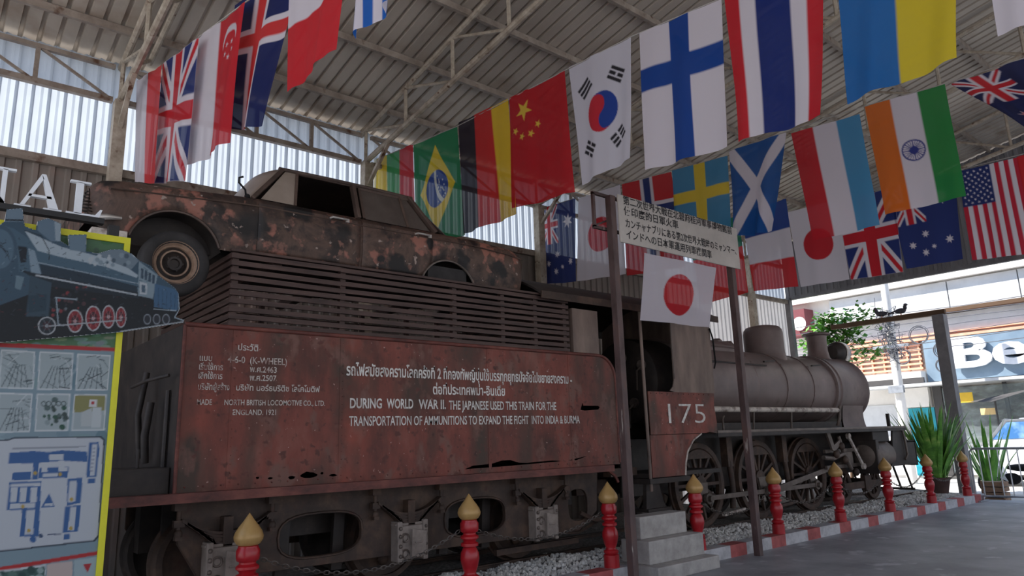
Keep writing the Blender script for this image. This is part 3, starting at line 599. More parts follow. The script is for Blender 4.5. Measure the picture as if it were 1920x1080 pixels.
for ax in (2.40, 4.35, 6.31):
    for yy, s in ((7.42, 1), (8.48, -1)):
        m = MB(); m.lathe([(.0, -.03), (.09, -.03), (.09, .06), (.12, .08), (.34, .05), (.40, .03), (.40, -.01), (.455, -.01), (.47, .04), (.475, .10), (.50, .105), (.50, .135), (.10, .135), (.09, .10), (.0, .10)], (ax, yy, .735), 'y', 36)
        for k in range(3): a = k*2*PI/3+.4; m.ball((ax+.23*math.cos(a), yy-.0, .735+.23*math.sin(a)), (.07, .045, .07), 8, 6)
        m.build('wheel', M['brown_iron'] if s > 0 else M['black_iron'], T, 50)
    m = MB(); m.tube([(ax, 6.95, .735), (ax, 8.9, .735)], .065, 10); m.build('axle', M['black_iron'], T, 50)
    b = MB(); b.bx(ax-.17, ax+.17, 6.86, 6.99, .56, .90); b.bx(ax-.19, ax-.13, 6.84, 6.99, .54, .95); b.bx(ax+.13, ax+.19, 6.84, 6.99, .54, .95); b.bx(ax-.2, ax+.2, 6.87, 6.98, .90, .93)
    bo = b.build('axle_box', M['axle_grey'], T, bevel=.01)
    b = MB(); b.prism([(ax-.03, .58), (ax+.13, .60), (ax+.15, .84), (ax-.02, .86)], 'y', 6.81, 6.86); b.bx(ax, ax+.10, 6.80, 6.815, .72, .74); b.build('lid', M['axle_grey'], bo, bevel=.008)
    b = MB()
    for zz in (.60, .70, .80, .88): b.ball((ax-.16, 6.835, zz), .022, 8, 5); b.cut(); b.ball((ax+.16, 6.835, zz), .018, 8, 5); b.cut()
    for zz in (.62, .78): b.torus((ax-.09, 6.855, zz), .04, .012, 'y', 12, 5); b.cut()
    b.each('bolt', M['grey_iron'], bo, 60)
    b = MB()
    for k in range(7):
        L = .40-.045*k; y0, y1 = 6.88, 6.97
        pts = [(ax+L*t, 1.17-.03*k-.14*(1-t*t)*1.0+.0*k) for t in [-1+2*i/10 for i in range(11)]]
        b.prism([(p[0], p[1]) for p in pts]+[(p[0], p[1]-.026) for p in reversed(pts)], 'y', y0, y1)
    b.build('leaf_spring', M['brown_iron'], T)
    b = MB(); b.bx(ax-.045, ax+.045, 6.87, 6.98, .9, 1.16); b.build('spring_buckle', M['brown_iron'], T, bevel=.005)
    for sx in (-.42, .42):
        b = MB(); b.tube([(ax+sx, 6.92, 1.30), (ax+sx, 6.92, 1.0)], .022, 8); b.ball((ax+sx, 6.91, 1.04), (.038, .03, .045), 8, 5); b.bx(ax+sx-.045, ax+sx+.045, 6.89, 6.95, 1.10, 1.16); b.bx(ax+sx-.03, ax+sx+.03, 6.885, 6.95, .99, 1.02)
        b.bx(ax+sx-.05, ax+sx+.05, 6.88, 6.98, 1.24, 1.32); b.build('spring_hanger', M['brown_iron'], T, 50)
m = MB(); m.bx(5.7, 7.1, 7.1, 7.16, .40, .47); m.cut(); m.tube([(6.3, 7.02, .62), (7.0, 7.0, .55), (7.45, 7.05, .66)], .022, 6); m.cut(); m.tube([(7.0, 6.95, .80), (7.2, 6.9, .70), (7.55, 6.9, .66)], .03, 6); m.each('brake_rigging', M['brown_iron'], T, 50)
for x in (3.05, 3.65, 5.0, 5.62):
    m = MB(); m.bar((x, 7.25, .5), (x+.03, 7.25, 1.1), .06, .12); m.build('brake_hanger', M['black_iron'], T)
m = MB(); m.tube([(2.5, 6.93, .55), (2.9, 6.92, .50), (3.6, 6.92, .495), (4.0, 6.94, .52)], .012, 6)
m.build('drain_pipe', M['black_iron'], T, 60)
# back end seen past the info board: buffer beam, steps, pipes
m = MB(); m.bx(1.26, 1.34, 6.75, 9.15, .95, 1.36); m.build('buffer_beam', M['black_iron'], T)
for yy in (7.2, 8.7):
    m = MB(); m.lathe([(.0, -.42), (.19, -.42), (.2, -.39), (.07, -.37), (.07, -.12), (.12, -.1), (.12, 0)], (1.26, yy, 1.12), 'x', 20); m.build('buffer', M['black_iron'], T, 40)
m = MB(); m.tube([(1.80, 6.85, 2.42), (1.66, 7.05, 2.38), (1.66, 7.55, 2.36)], .016, 6); m.cut(); m.tube([(1.84, 7.0, 1.5), (1.84, 7.0, 2.3)], .02, 6); m.cut(); m.tube([(1.62, 6.95, 1.55), (1.62, 6.95, 1.78)], .014, 6); m.each('grab_rail', M['black_iron'], T, 60)
m = MB(); m.bx(1.40, 1.86, 6.84, 7.5, 1.39, 1.62); m.build('tool_box', M['black_iron'], T, bevel=.01)
m = MB(); m.tube([(1.75, 7.2, 2.2), (1.72, 7.2, 1.9), (1.75, 7.25, 1.66)], .035, 8); m.cut(); m.tube([(1.77, 7.5, 2.5), (1.72, 7.5, 2.1), (1.77, 7.55, 1.7)], .03, 8); m.each('hose', M['black_iron'], T, 60)
m = MB(); m.bx(6.84, 7.34, 6.76, 9.14, 2.60, 3.50); m.build('bunker_front', M['cab'], T)
m = MB(); m.tube([(7.34, 6.73, 1.34), (7.45, 6.70, 1.25), (7.5, 6.7, 1.17)], .022, 6); m.build('step_bracket', M['tank_edge'], T, 60)
PX_ = lambda p: atY(p, 766, TY0-.006)[0]
Y = TY0-.006; WP, FP = M['white_paint'], M['faded_paint']
for body, x0, x1, z, cap, mt, bd in (
    ('รถไฟสมัยสงครามโลกครั้งที่ 2 ที่กองทัพญี่ปุ่นใช้บรรทุกยุทธปัจจัยไปขยายสงคราม -', 3.48, 6.76, 2.47, .115, WP, .022), ('ต่อที่ประเทศพม่า-อินเดีย', 4.55, 5.60, 2.295, .105, WP, .022),
    ('DURING', PX_(656), PX_(716), 2.135, .1, WP, .022), ('WORLD', PX_(725), PX_(775), 2.135, .1, WP, .022), ('WAR II.', PX_(785), PX_(836), 2.133, .1, WP, .022), ('THE JAPANESE USED THIS TRAIN FOR THE', PX_(842), PX_(1043), 2.125, .1, WP, .014),
    ('TRANSPORTATION OF AMMUNITIONS TO EXPAND THE FIGHT  INTO INDIA & BURMA', 3.52, 6.87, 1.955, .098, WP, .012),
    ('ประวัติ', 2.36, 2.55, 2.665, .06, FP, .016), ('แบบ', 2.02, 2.13, 2.55, .055, FP, .016), ('4-6-0  (K-WHEEL)', 2.27, 2.84, 2.545, .062, FP, .012), ('เริ่มใช้การ', 2.02, 2.23, 2.47, .055, FP, .016),
    ('พ.ศ.2463', 2.48, 2.74, 2.465, .055, FP, .016), ('เลิกใช้การ', 2.02, 2.23, 2.39, .055, FP, .016), ('พ.ศ.2507', 2.48, 2.74, 2.385, .055, FP, .016),
    ('บริษัทผู้สร้าง', 2.02, 2.30, 2.29, .055, FP, .016), ('บริษัท นอร์ธบริติช โลโคโมติฟ', 2.36, 3.19, 2.29, .055, FP, .016), ('MADE', 2.02, 2.15, 2.155, .05, FP, .012), ('NORTH BRITISH LOCOMOTIVE CO., LTD.', 2.26, 3.25, 2.155, .05, FP, .012), ('ENGLAND. 1921', 2.34, 2.75, 2.065, .05, FP, .012)):
    lettering(body, x0, x1, z, cap, Y, mt, T, bold=bd)

# ------------------------------------------------------------------ slatted rack on the tender
R = thing('slatted_rack', 'dark wooden slat rack on top of the tender carrying the burnt car', 'rack', (4.5, YC, 2.88))
rx0, rx1, ry0, ry1 = 2.26, 6.76, 6.75, 9.1
for nm, yy in (('slat_panel', ry0), ('slat_panel', ry1-.03)):
    m = MB()
    for k in range(10):
        z = 2.885+k*.0745
        if yy > 8 and k % 3 != 1: continue
        for a, bb in ((rx0, 3.4), (3.40, 4.86), (4.86, rx1)):
            j = .012*(random.random()-.5); m.bar((a, yy+.015, z+.025+j), (bb, yy+.015, z+.025+.012*(random.random()-.5)), .03, .047)
    m.build(nm, M['slat'], R)
for xx in (rx0, rx1-.03):
    m = MB()
    for k in range(10): z = 2.885+k*.0745; m.bx(xx, xx+.03, ry0+.031, ry1-.031, z, z+.05)
    m.build('end_panel', M['slat'], R)
for xx in (rx0+.02, 3.41, 4.86, 5.6, 6.15, rx1-.08):
    for yy in (ry0+.031, ry1-.09):
        m = MB(); m.bx(xx, xx+.06, yy, yy+.06, 2.88, 3.62); m.build('rack_post', M['slat'], R)
for xx in (2.7, 3.6, 5.0, 6.2):
    m = MB(); m.bx(xx, xx+.1, ry0+.1, ry1-.1, 3.54, 3.615); m.build('cross_bearer', M['slat'], R)
m = MB(); m.bx(rx0-.01, rx1, ry0-.012, ry0+.04, 3.615, 3.64); m.build('top_rail', M['slat'], R)

# ------------------------------------------------------------------ burnt-out car
C = thing('car', 'burnt out rusty saloon car with fins standing on the slat rack', 'car', (3.55, 7.68, 3.62))
CY, CW = 7.68, .88
def interp(x, tab):
    for (a, p), (b, q) in zip(tab[:-1], tab[1:]):
        if x <= b: t = max(0, (x-a)/(b-a)); t = t*t*(3-2*t) if False else t; return p+(q-p)*t
    return tab[-1][1]
ZT = [(1.06, 4.06), (1.12, 4.125), (1.3, 4.145), (1.8, 4.175), (2.3, 4.215), (2.55, 4.225), (4.7, 4.225), (5.2, 4.23), (5.9, 4.19), (6.04, 4.16)]
def zbot(x):
    z = 3.655 if x < 1.6 else 3.635
    if x < 1.22: z += .10*(1.22-x)/.16
    if x > 5.6: z = 3.66+.05*(x-5.6)
    for cx, r, cz in ((1.77, .41, 3.53), (4.85, .41, 3.49)):
        d = abs(x-cx)
        if d < r: z = max(z, cz+math.sqrt(r*r-d*d))
    return z
def yoff(t, x):
    k = [(0, .05), (.25, .015), (.55, .012), (.70, .0), (.74, .012), (.9, .02), (1.0, .07)]
    e = max(0, (1.30-x)/.24)**2*.09+max(0, (x-5.8)/.25)**2*.06
    return interp(t, k)+e
xs = sorted(set([1.06, 1.08, 1.1, 1.14]+[1.18+.06*k for k in range(82) if 1.18+.06*k < 6.0]+[6.0, 6.04]+[1.77-.41+.0001, 1.77+.41-.0001, 4.85-.41+.0001, 4.85+.41-.0001]+[1.77+.41*math.cos(PI*k/14) for k in range(1, 14)]+[4.85+.41*math.cos(PI*k/14) for k in range(1, 14)]))
body = MB(); NT = 12
for s in (-1, 1):
    vs = [(x, CY+s*(CW-yoff(j/NT, x)), zbot(x)+(interp(x, ZT)-zbot(x))*j/NT) for j in range(NT+1) for x in xs]; W = len(xs)
    body.add(vs, [(j*W+i, j*W+i+1, (j+1)*W+i+1, (j+1)*W+i) if s < 0 else (j*W+i+1, j*W+i, (j+1)*W+i, (j+1)*W+i+1) for j in range(NT) for i in range(W-1)])
bo = body.build('body_shell', M['car'], C, 35)
def hoodz(x, t): return interp(x, ZT)+.035*(1-abs(t)**2.2)-(.0 if x > 1.2 else .06*(1.2-x)/.14*(1-abs(t)))
def deck(name, xa, xb, mt, n=16):
    m = MB()
    def fn(u, v): x = xa+(xb-xa)*u; t = -1+2*v; return (x, CY+t*(CW-yoff(1, x)), hoodz(x, t))
    m.grid(fn, n, 12); return m.build(name, mt, C, 60)
deck('bonnet', 1.06, 2.50, M['car']); deck('boot_lid', 4.86, 6.04, M['car'])
m = MB(); m.grid(lambda u, v: (1.06-.02*math.sin(v*40)*.3, CY+(-1+2*u)*(CW-yoff(v, 1.06)), zbot(1.06)+(hoodz(1.06, -1+2*u)-zbot(1.06))*v), 14, 6); m.build('front_panel', M['car'], C, 50)
m = MB(); m.grid(lambda u, v: (6.04, CY+(1-2*u)*(CW-yoff(v, 6.04)), zbot(6.04)+(hoodz(6.04, -1+2*u)-zbot(6.04))*v), 14, 6); m.build('rear_panel', M['car'], C, 50)
m = MB(); m.bx(1.2, 2.36, 7.12, 8.24, 3.64, 4.08); m.bx(2.36, 5.95, 6.92, 8.44, 3.635, 3.70); m.bx(4.40, 5.95, 7.12, 8.24, 3.70, 4.1); m.build('floor_pan', M['black_iron'], C)
for cx, cz in ((1.77, 3.53), (4.85, 3.49)):
    for yy in (CY-CW+.035, CY+CW-.035):
        m = MB(); m.tube([(cx+.41*math.cos(a), yy, cz+.41*math.sin(a)) for a in [PI*(.09+.82*k/18) for k in range(19)]], .014, 6); m.build('arch_lip', M['grey_iron'] if cx > 4 else M['car_top'], C, 60)
m = MB(); m.lathe([(.42, .40), (.42, .02), (.421, .02), (.421, .40)], (1.77, CY-CW+.03, 3.53), 'y', 24, -PI*.44, PI*.44); m.build('wheel_arch_liner', M['black_iron'], C, 60)
# doors with handles
def door(xa, xb, name):
    m = MB(); n = 16
    def fn(u, v):
        x = xa+(xb-xa)*u; z0 = max(zbot(x), 3.64)+.01; z1 = interp(x, ZT)-.012; t = (z0-zbot(x)+(z1-z0)*v)/(interp(x, ZT)-zbot(x)); return (x, CY-CW+yoff(t, x)-.011, z0+(z1-z0)*v)
    m.grid(fn, n, 12); d = m.build(name, M['car'], C, 35); s = d.modifiers.new('thick', 'SOLIDIFY'); s.thickness = .012; s.offset = -1; return d
for xa, xb, hx in ((2.52, 3.655, 3.40), (3.68, 4.60, 4.47)):
    d = door(xa, xb, 'door'); h = MB(); h.tube([(hx-.11, 6.80, 4.145), (hx-.10, 6.765, 4.15), (hx+.06, 6.765, 4.15), (hx+.08, 6.80, 4.145)], .014, 8); h.bx(hx+.06, hx+.1, 6.775, 6.80, 4.125, 4.165); h.build('handle', M['chrome'], d, 50)
# greenhouse
RZ = 4.665; yin = lambda z: .07+.17*(z-4.225)/.44
roofp = lambda u, v: (2.82+(4.42-2.82)*u+.05*math.sin(PI*v)*(1 if u > .5 else -1)*abs(2*u-1), CY+(-1+2*v)*(CW-.235), RZ+.075*(1-abs(-1+2*v)**2.4)*(.55+.45*math.sin(PI*(.08+.84*u)))-.012*(u > .98))
m = MB(); m.grid(roofp, 18, 16); o = m.build('roof', M['car_top'], C, 60); s_ = o.modifiers.new('thick', 'SOLIDIFY'); s_.thickness = .02
def side_pt(x, z, s): return (x, CY+s*(CW-yin(z)), z)
for s in (-1, 1):
    m = MB(); m.tube([side_pt(2.80+1.66*k/12, RZ+.012*math.sin(PI*k/12), s) for k in range(13)], .024, 6); m.build('drip_rail', M['car_top'], C, 60)
    for nm, p, q, w_ in (('front_pillar', (2.47, 4.22), (2.84, 4.66), .05), ('door_pillar', (3.655, 4.22), (3.665, 4.66), .07), ('rear_pillar', (4.68, 4.22), (4.40, 4.66), .085)):
        m = MB(); m.bar(side_pt(p[0], p[1], s), side_pt(q[0], q[1], s), w_, .045, up=(1, 0, 0)); m.build(nm, M['car_top'], C, bevel=.006)
    for nm, p, q, w_ in (('vent_frame', (2.92, 4.23), (3.0, 4.66), .022), ('window_frame', (4.30, 4.23), (4.27, 4.65), .026), ('window_frame', (3.73, 4.24), (3.74, 4.64), .02), ('window_frame', (3.73, 4.635), (4.40, 4.635), .02)):
        m = MB(); m.bar(side_pt(p[0], p[1], s), side_pt(q[0], q[1], s), w_, .03, up=(1, 0, 0) if p[1] != q[1] else (0, 0, 1)); m.build(nm, M['car_top'], C)
def pane(name, pts, mt, s=-1, d=.012):
    m = MB(); P = [side_pt(x, z, s) for x, z in pts]; n = len(P); Q = [(p[0], p[1]-s*d, p[2]) for p in P]
    m.add(P+Q, [tuple(range(n)), tuple(range(2*n-1, n-1, -1))]+[(i, (i+1) % n, (i+1) % n+n, i+n) for i in range(n)]); return m.build(name, mt, C)
for s in (-1, 1):
    pane('vent_window', [(2.56, 4.235), (2.91, 4.235), (2.985, 4.65), (2.87, 4.65)], M['windscreen'], s)
    pane('rear_door_window', [(3.75, 4.235), (4.29, 4.235), (4.26, 4.63), (3.75, 4.63)], M['dirty_glass'], s)
    pane('quarter_window', [(4.31, 4.235), (4.61, 4.235), (4.37, 4.63), (4.28, 4.63)], M['dirty_glass'], s)
def screen(name, xb, xt, mt, bow):
    m = MB(); m.grid(lambda u, v: (xb+(xt-xb)*v+bow*(1-(2*u-1)**2), CY+(-1+2*u)*(CW-yin(4.225+.44*v)-.03), 4.225+.45*v+.05*v*(1-(2*u-1)**2)), 12, 6); o = m.build(name, mt, C, 60); s_ = o.modifiers.new('thick', 'SOLIDIFY'); s_.thickness = .01
screen('windscreen', 2.47, 2.84, M['windscreen'], -.10); screen('rear_screen', 4.88, 4.42, M['dirty_glass'], .10)
m = MB(); m.grid(lambda u, v: (4.60+.32*u, CY+(-1+2*v)*(CW-.09), 4.222), 4, 4); m.grid(lambda u, v: (2.44+.25*u, CY+(-1+2*v)*(CW-.09), 4.222), 4, 4); m.build('scuttle', M['car_top'], C)
for xx, hh in ((3.45, 4.28), (4.35, 4.22)):
    m = MB(); m.bx(xx, xx+.12, 7.0, 8.36, 3.75, hh); m.bx(xx-.45, xx, 7.0, 8.36, 3.72, 3.92); m.build('seat_frame', M['dark'], C, bevel=.03)
m = MB(); m.torus((2.95, 7.25, 4.22), .19, .014, 'x', 20, 6); m.tube([(2.95, 7.25, 4.22), (2.7, 7.25, 4.1)], .02, 6); m.build('steering_wheel', M['dark'], C, 60)
for xx, yy, zz, nm in ((1.78, 6.80, 3.445, 'wheel'), (1.78, 8.38, 3.445, 'wheel'), (4.85, 6.84, 3.95-.24, 'wheel'), (4.85, 8.36, 3.95-.24, 'wheel')):
    r = .325 if xx < 3 else .10; 
    if xx > 3:
        m = MB(); m.lathe([(0, 0), (.31, 0), (.33, .03), (.33, .14), (.31, .17), (0, .17)], (xx, yy, 3.99), 'y', 28, PI, 2*PI) if False else m.bx(xx-.28, xx+.28, yy+.02, yy+.17, 3.65, 3.82); m.build('tyre', M['tyre'], C); continue
    m = MB(); m.lathe([(.19, .02), (.21, -.005), (.27, -.01), (.298, .015), (.306, .05), (.306, .13), (.298, .165), (.27, .19), (.19, .18)], (xx, yy, zz), 'y', 40, ring=True); wt = m.build('wheel', M['tyre'], C, 50)
    m = MB(); m.lathe([(.150, .075), (.158, .05), (.172, .055), (.190, .025), (.203, .0), (.208, .015), (.195, .09), (.150, .09)], (xx, yy, zz), 'y', 36, ring=True); m.build('rim', M['rim'], wt, 50)
    m = MB(); m.lathe([(0, .07), (.04, .07), (.045, .045), (.065, .045), (.075, .075), (.10, .085), (.125, .055), (.152, .07), (.152, .12), (0, .12)], (xx, yy, zz), 'y', 36)
    for k in range(5): a = 2*PI*k/5; m.ball((xx+.07*math.cos(a), yy+.05, zz+.07*math.sin(a)), .013, 6, 4)
    m.build('wheel_disc', M['black_iron'], wt, 50)
    m = MB(); m.torus((xx, yy+.052, zz), .118, .010, 'y', 28, 6); m.build('hub_ring', M['rim'], wt, 60)
m = MB(); m.tube([(x, CY-CW+.004, interp(x, ZT)-.095) for x in [1.2+.2*k for k in range(25)]], .008, 5); m.build('waist_moulding', M['car_top'], C, 60)
m = MB(); m.tube([(1.13, 6.95, 3.755), (1.10, 6.83, 3.76), (1.18, 6.775, 3.765), (1.30, 6.765, 3.77)], [.02, .03, .028, .016], 8); m.build('bumper_end', M['chrome'], C, 60)
m = MB(); m.bx(1.08, 1.36, 6.79, 6.83, 3.575, 3.665); m.bx(1.08, 1.12, 6.83, 8.5, 3.60, 3.665); m.build('bumper_beam', M['pale_worn'], C, bevel=.006)
pts = [(1.035+.052*math.cos(t)*(1-.045*t/2), 6.9+.052*math.sin(t), 3.80+t*.0044) for t in [k*PI/6 for k in range(84)]]
pts = [(1.035+(.055-.00055*k)*math.cos(k*PI/6), 6.9+(.055-.00055*k)*math.sin(k*PI/6), 3.795+k*.0025) for k in range(86)]
m = MB(); m.tube(pts, .007, 5); m.tube([(1.035, 6.9, 3.8), (1.10, 6.95, 3.78)], .012, 6); m.build('coil_spring', M['black_iron'], C, 60)
m = MB(); m.tube([(2.42, 6.90, 4.22), (2.40, 6.88, 4.30), (2.33, 6.87, 4.36), (2.33, 6.87, 4.41), (2.37, 6.87, 4.43)], .010, 6); m.ball((2.43, 6.90, 4.24), .03, 8, 6); m.build('mirror_arm', M['dark'], C, 60)
# ------------------------------------------------------------------ locomotive
L_ = thing('steam_locomotive', 'old brown steam locomotive numbered 175 with open cab, dome and chimney', 'locomotive', (12.5, YC, .26))
BZ = 2.66
m = MB(); m.lathe([(0, 9.9), (.735, 9.9), (.735, 12.1), (.70, 12.16), (.70, 15.25)], (0, YC, BZ), 'x', 48); m.build('boiler', M['boiler'], L_, 40)
for xx in (12.16, 13.25, 14.3):
    m = MB(); m.lathe([(.70, -.03), (.712, -.03), (.712, .03), (.70, .03)], (xx, YC, BZ), 'x', 48); m.ball((xx, YC-.58, BZ+.40), .03, 8, 6); m.build('boiler_band', M['boiler'], L_, 40)
m = MB(); m.lathe([(.70, 15.2), (.75, 15.22), (.75, 15.30), (.735, 15.32), (.735, 15.38), (.755, 15.40), (.755, 15.46), (.74, 15.48), (.74, 16.58), (.755, 16.60), (.755, 16.68), (.72, 16.72), (.60, 16.74), (.55, 16.80), (0, 16.86)], (0, YC, BZ), 'x', 48); m.build('smokebox', M['boiler'], L_, 40)
m = MB(); m.grid(lambda u, v: (15.55-.08*(1-v)**2+(.95+.12*(1-v)**2)*u, YC-(.48+.20*v+.16*(1-v)**2.2), 1.82+.62*v), 8, 10); m.grid(lambda u, v: (16.50+.04*(1-v)**2, YC+(-1+2*u)*(.48+.20*v+.16*(1-v)**2.2), 1.82+.62*v), 8, 10); m.grid(lambda u, v: (15.55-.08*(1-v)**2+(.95+.12*(1-v)**2)*u, YC+(.48+.20*v+.16*(1-v)**2.2), 1.82+.62*v), 8, 10); m.build('saddle', M['boiler'], L_, 40)
m = MB(); m.lathe([(.36, -.12), (.315, .02), (.245, .12), (.215, .28), (.215, .52), (.225, .62), (.30, .64), (.31, .67), (.27, .69), (.18, .69), (.17, .2), (0, .2)], (16.0, YC, 3.28), 'z', 36); m.build('chimney', M['boiler'], L_, 40)
m = MB(); m.lathe([(.46, -.14), (.415, .0), (.40, .10), (.40, .50), (.385, .57), (.33, .63), (.2, .66), (0, .67)], (13.7, YC, 3.30), 'z', 36); m.build('steam_dome', M['boiler'], L_, 40)
m = MB(); m.lathe([(.0, 0), (.10, 0), (.10, .16), (.06, .2), (0, .2)], (12.0, YC, 3.38), 'z', 16); m.build('safety_valve', M['boiler'], L_, 40)
h = MB(); h.lathe([(0, -.30), (.15, -.30), (.24, -.14), (.25, .10), (.235, .15), (.21, .10), (0, .10)], (16.85, YC-.05, 3.56), 'x', 28); ho = h.build('headlamp', M['black_iron'], L_, 40)
h = MB(); h.lathe([(.252, -.04), (.27, -.03), (.27, .13), (.25, .16), (.235, .15), (.252, .1)], (16.85, YC-.05, 3.56), 'x', 24, ring=True); h.build('lamp_rim', M['chrome'], ho, 40)
h = MB(); h.bx(16.62, 16.95, YC-.12, YC+.12, 3.28, 3.34); h.bar((16.7, YC, 3.25), (16.85, YC, 3.36), .12); h.build('lamp_bracket', M['black_iron'], L_)
m = MB(); m.prism([(YC-.42, 3.20), (YC-.40, 3.36), (YC-.30, 3.47), (YC, 3.50), (YC+.3, 3.47), (YC+.4, 3.36), (YC+.42, 3.2)], 'x', 10.05, 12.0); m.build('firebox_casing', M['boiler'], L_, bevel=.06)
# running boards, pale pipe, handrails
for y0, y1 in ((6.70, 7.34), (8.56, 9.2)):
    m = MB(); m.bx(9.92, 17.1, y0, y1, 1.775, 1.82); m.build('running_board', M['grey_iron'], L_, bevel=.006)
m = MB(); m.bx(9.92, 17.1, 6.705, 6.72, 1.72, 1.775); m.build('board_edge', M['black_iron'], L_)
m = MB(); m.tube([(9.95, 7.06, 2.17), (14.75, 7.06, 2.17)], .05, 8); m.build('side_pipe', M['pale_worn'], L_, 60)
m = MB()
for xx in (10.4, 11.6, 12.9): m.tube([(xx, 7.10, 1.82), (xx, 7.06, 2.17)], .018, 6); m.cut()
m.tube([(14.75, 7.1, 1.86), (14.75, 7.04, 2.0), (14.78, 7.02, 2.25)], .035, 8); m.cut(); m.tube([(10.3, 6.85, 1.82), (10.3, 6.85, 2.0), (10.5, 6.95, 2.05)], .018, 6); m.each('pipe_bracket', M['grey_iron'], L_, 60)
for a, bb in ((12.6, 12.95), (14.45, 14.8)):
    m = MB(); m.bar((a, YC-.60, BZ+.44), (bb, YC-.62, BZ+.47), .04, .03); m.build('boiler_step', M['black_iron'], L_)
m = MB(); m.tube([(10.2, YC-.66, BZ+.36), (12.6, YC-.645, BZ+.36)], .016, 6); m.build('handrail', M['black_iron'], L_, 60)
m = MB(); m.bx(9.92, 15.4, 7.32, 8.58, 1.70, 1.95); m.build('firebox_side', M['black_iron'], L_)
# main frame and front platform
for yy in (7.62, 8.24):
    m = MB(); m.bx(8.6, 17.3, yy, yy+.04, .85, 1.72); m.build('main_frame', M['black_iron'], L_)
pl = [(16.25, .98), (17.62, .98), (17.62, 1.48), (17.28, 1.48), (17.18, 1.55), (17.12, 1.68), (17.1, 1.80), (16.55, 1.80), (16.45, 1.5), (16.4, 1.2)]
m = MB(); m.prism(pl, 'y', 6.76, 6.80); m.prism(pl, 'y', 9.10, 9.14); m.bx(17.58, 17.64, 6.76, 9.14, .95, 1.5); m.bx(17.2, 17.64, 6.76, 9.14, 1.46, 1.49); m.build('front_platform', M['black_iron'], L_)
m = MB(); m.tube([(16.95, 6.73, 1.72), (17.0, 6.72, 1.45), (17.02, 6.72, 1.2), (16.9, 6.73, 1.1)], .025, 6); m.build('front_pipe', M['grey_iron'], L_, 60)
m = MB(); m.bx(17.0, 17.06, 7.0, 7.06, 1.8, 2.1); m.build('lamp_iron', M['black_iron'], L_)
for yy in (7.25, 8.65):
    m = MB(); m.lathe([(.12, 0), (.12, .1), (.07, .12), (.07, .36), (.2, .38), (.2, .42), (0, .44)], (17.64, yy, 1.15), 'x', 20); m.build('buffer', M['black_iron'], L_, 40)
m = MB()
for k in range(9): m.bar((17.45, 7.0+k*.24, .95), (17.75, 7.0+k*.24, .42), .035)
m.bar((17.75, 6.95, .42), (17.75, 8.97, .42), .05); m.build('cowcatcher', M['black_iron'], L_)
# driving wheels with spokes, rods
def driver(ax, yy, s):
    R_ = .685; z = .945; m = MB()
    m.lathe([(.575, .0), (.60, -.03), (.66, -.035), (.685, -.03), (.69, .05), (.715, .06), (.715, .09), (.60, .09), (.575, .06)], (ax, yy, z), 'y', 48, ring=True)
    m.lathe([(0, -.06), (.10, -.06), (.15, -.05), (.15, .08), (0, .08)], (ax, yy, z), 'y', 24)
    for k in range(14):
        a = 2*PI*k/14; c, d = math.cos(a), math.sin(a); m.bar((ax+.13*c, yy+.01, z+.13*d), (ax+.585*c, yy+.02, z+.585*d), .05, .045, up=(0, 1, 0))
    a0 = PI*.5; pts = [(ax+.575*math.cos(a0+t), z+.575*math.sin(a0+t)) for t in [-.75+1.5*k/10 for k in range(11)]]
    m.prism(pts, 'y', yy-.03, yy+.05); return m.build('driving_wheel', M['brown_iron'] if s > 0 else M['black_iron'], L_, 40)
AX = (10.32, 12.14, 13.95)
for ax in AX:
    driver(ax, 7.43, 1); driver(ax, 8.42, -1); m = MB(); m.tube([(ax, 7.4, .945), (ax, 8.5, .945)], .09, 12); m.build('axle', M['black_iron'], L_, 50)
    m = MB(); m.tube([(ax+.02, 7.38, .945-.22), (ax+.02, 7.20, .945-.22)], .05, 12); m.build('crank_pin', M['grey_iron'], L_, 50)
    m = MB(); m.prism([(ax-.12, .97), (ax+.12, .97), (ax+.10, .66), (ax-.06, .66)], 'y', 7.35, 7.385); m.build('crank', M['grey_iron'], L_, bevel=.01)
m = MB(); m.bx(10.25, 14.05, 7.27, 7.31, .69, .77)
for ax in AX: m.lathe([(0, 0), (.09, 0), (.09, .06), (0, .06)], (ax+.02, 7.255, .725), 'y', 16)
m.build('coupling_rod', M['grey_iron'], L_, bevel=.006)
m = MB(); m.bar((12.16, 7.22, .73), (15.1, 7.18, 1.12), .04, .09); m.lathe([(0, 0), (.11, 0), (.11, .06), (0, .06)], (12.16, 7.19, .73), 'y', 16); m.build('connecting_rod', M['grey_iron'], L_)
for ax in (11.2, 13.05):
    m = MB(); m.tube([(ax, 7.40, 1.3), (ax+.02, 7.38, .9), (ax, 7.4, .5)], .05, 8); m.bx(ax-.08, ax+.08, 7.36, 7.5, 1.2, 1.7); m.build('spring_rigging', M['brown_iron'], L_, 50)
for ax in (11.25, 13.05):
    m = MB(); m.bar((ax-.35, 7.40, .42), (ax+.3, 7.40, .46), .06, .05); m.build('brake_beam', M['pale_worn'] if ax < 12 else M['brown_iron'], L_)
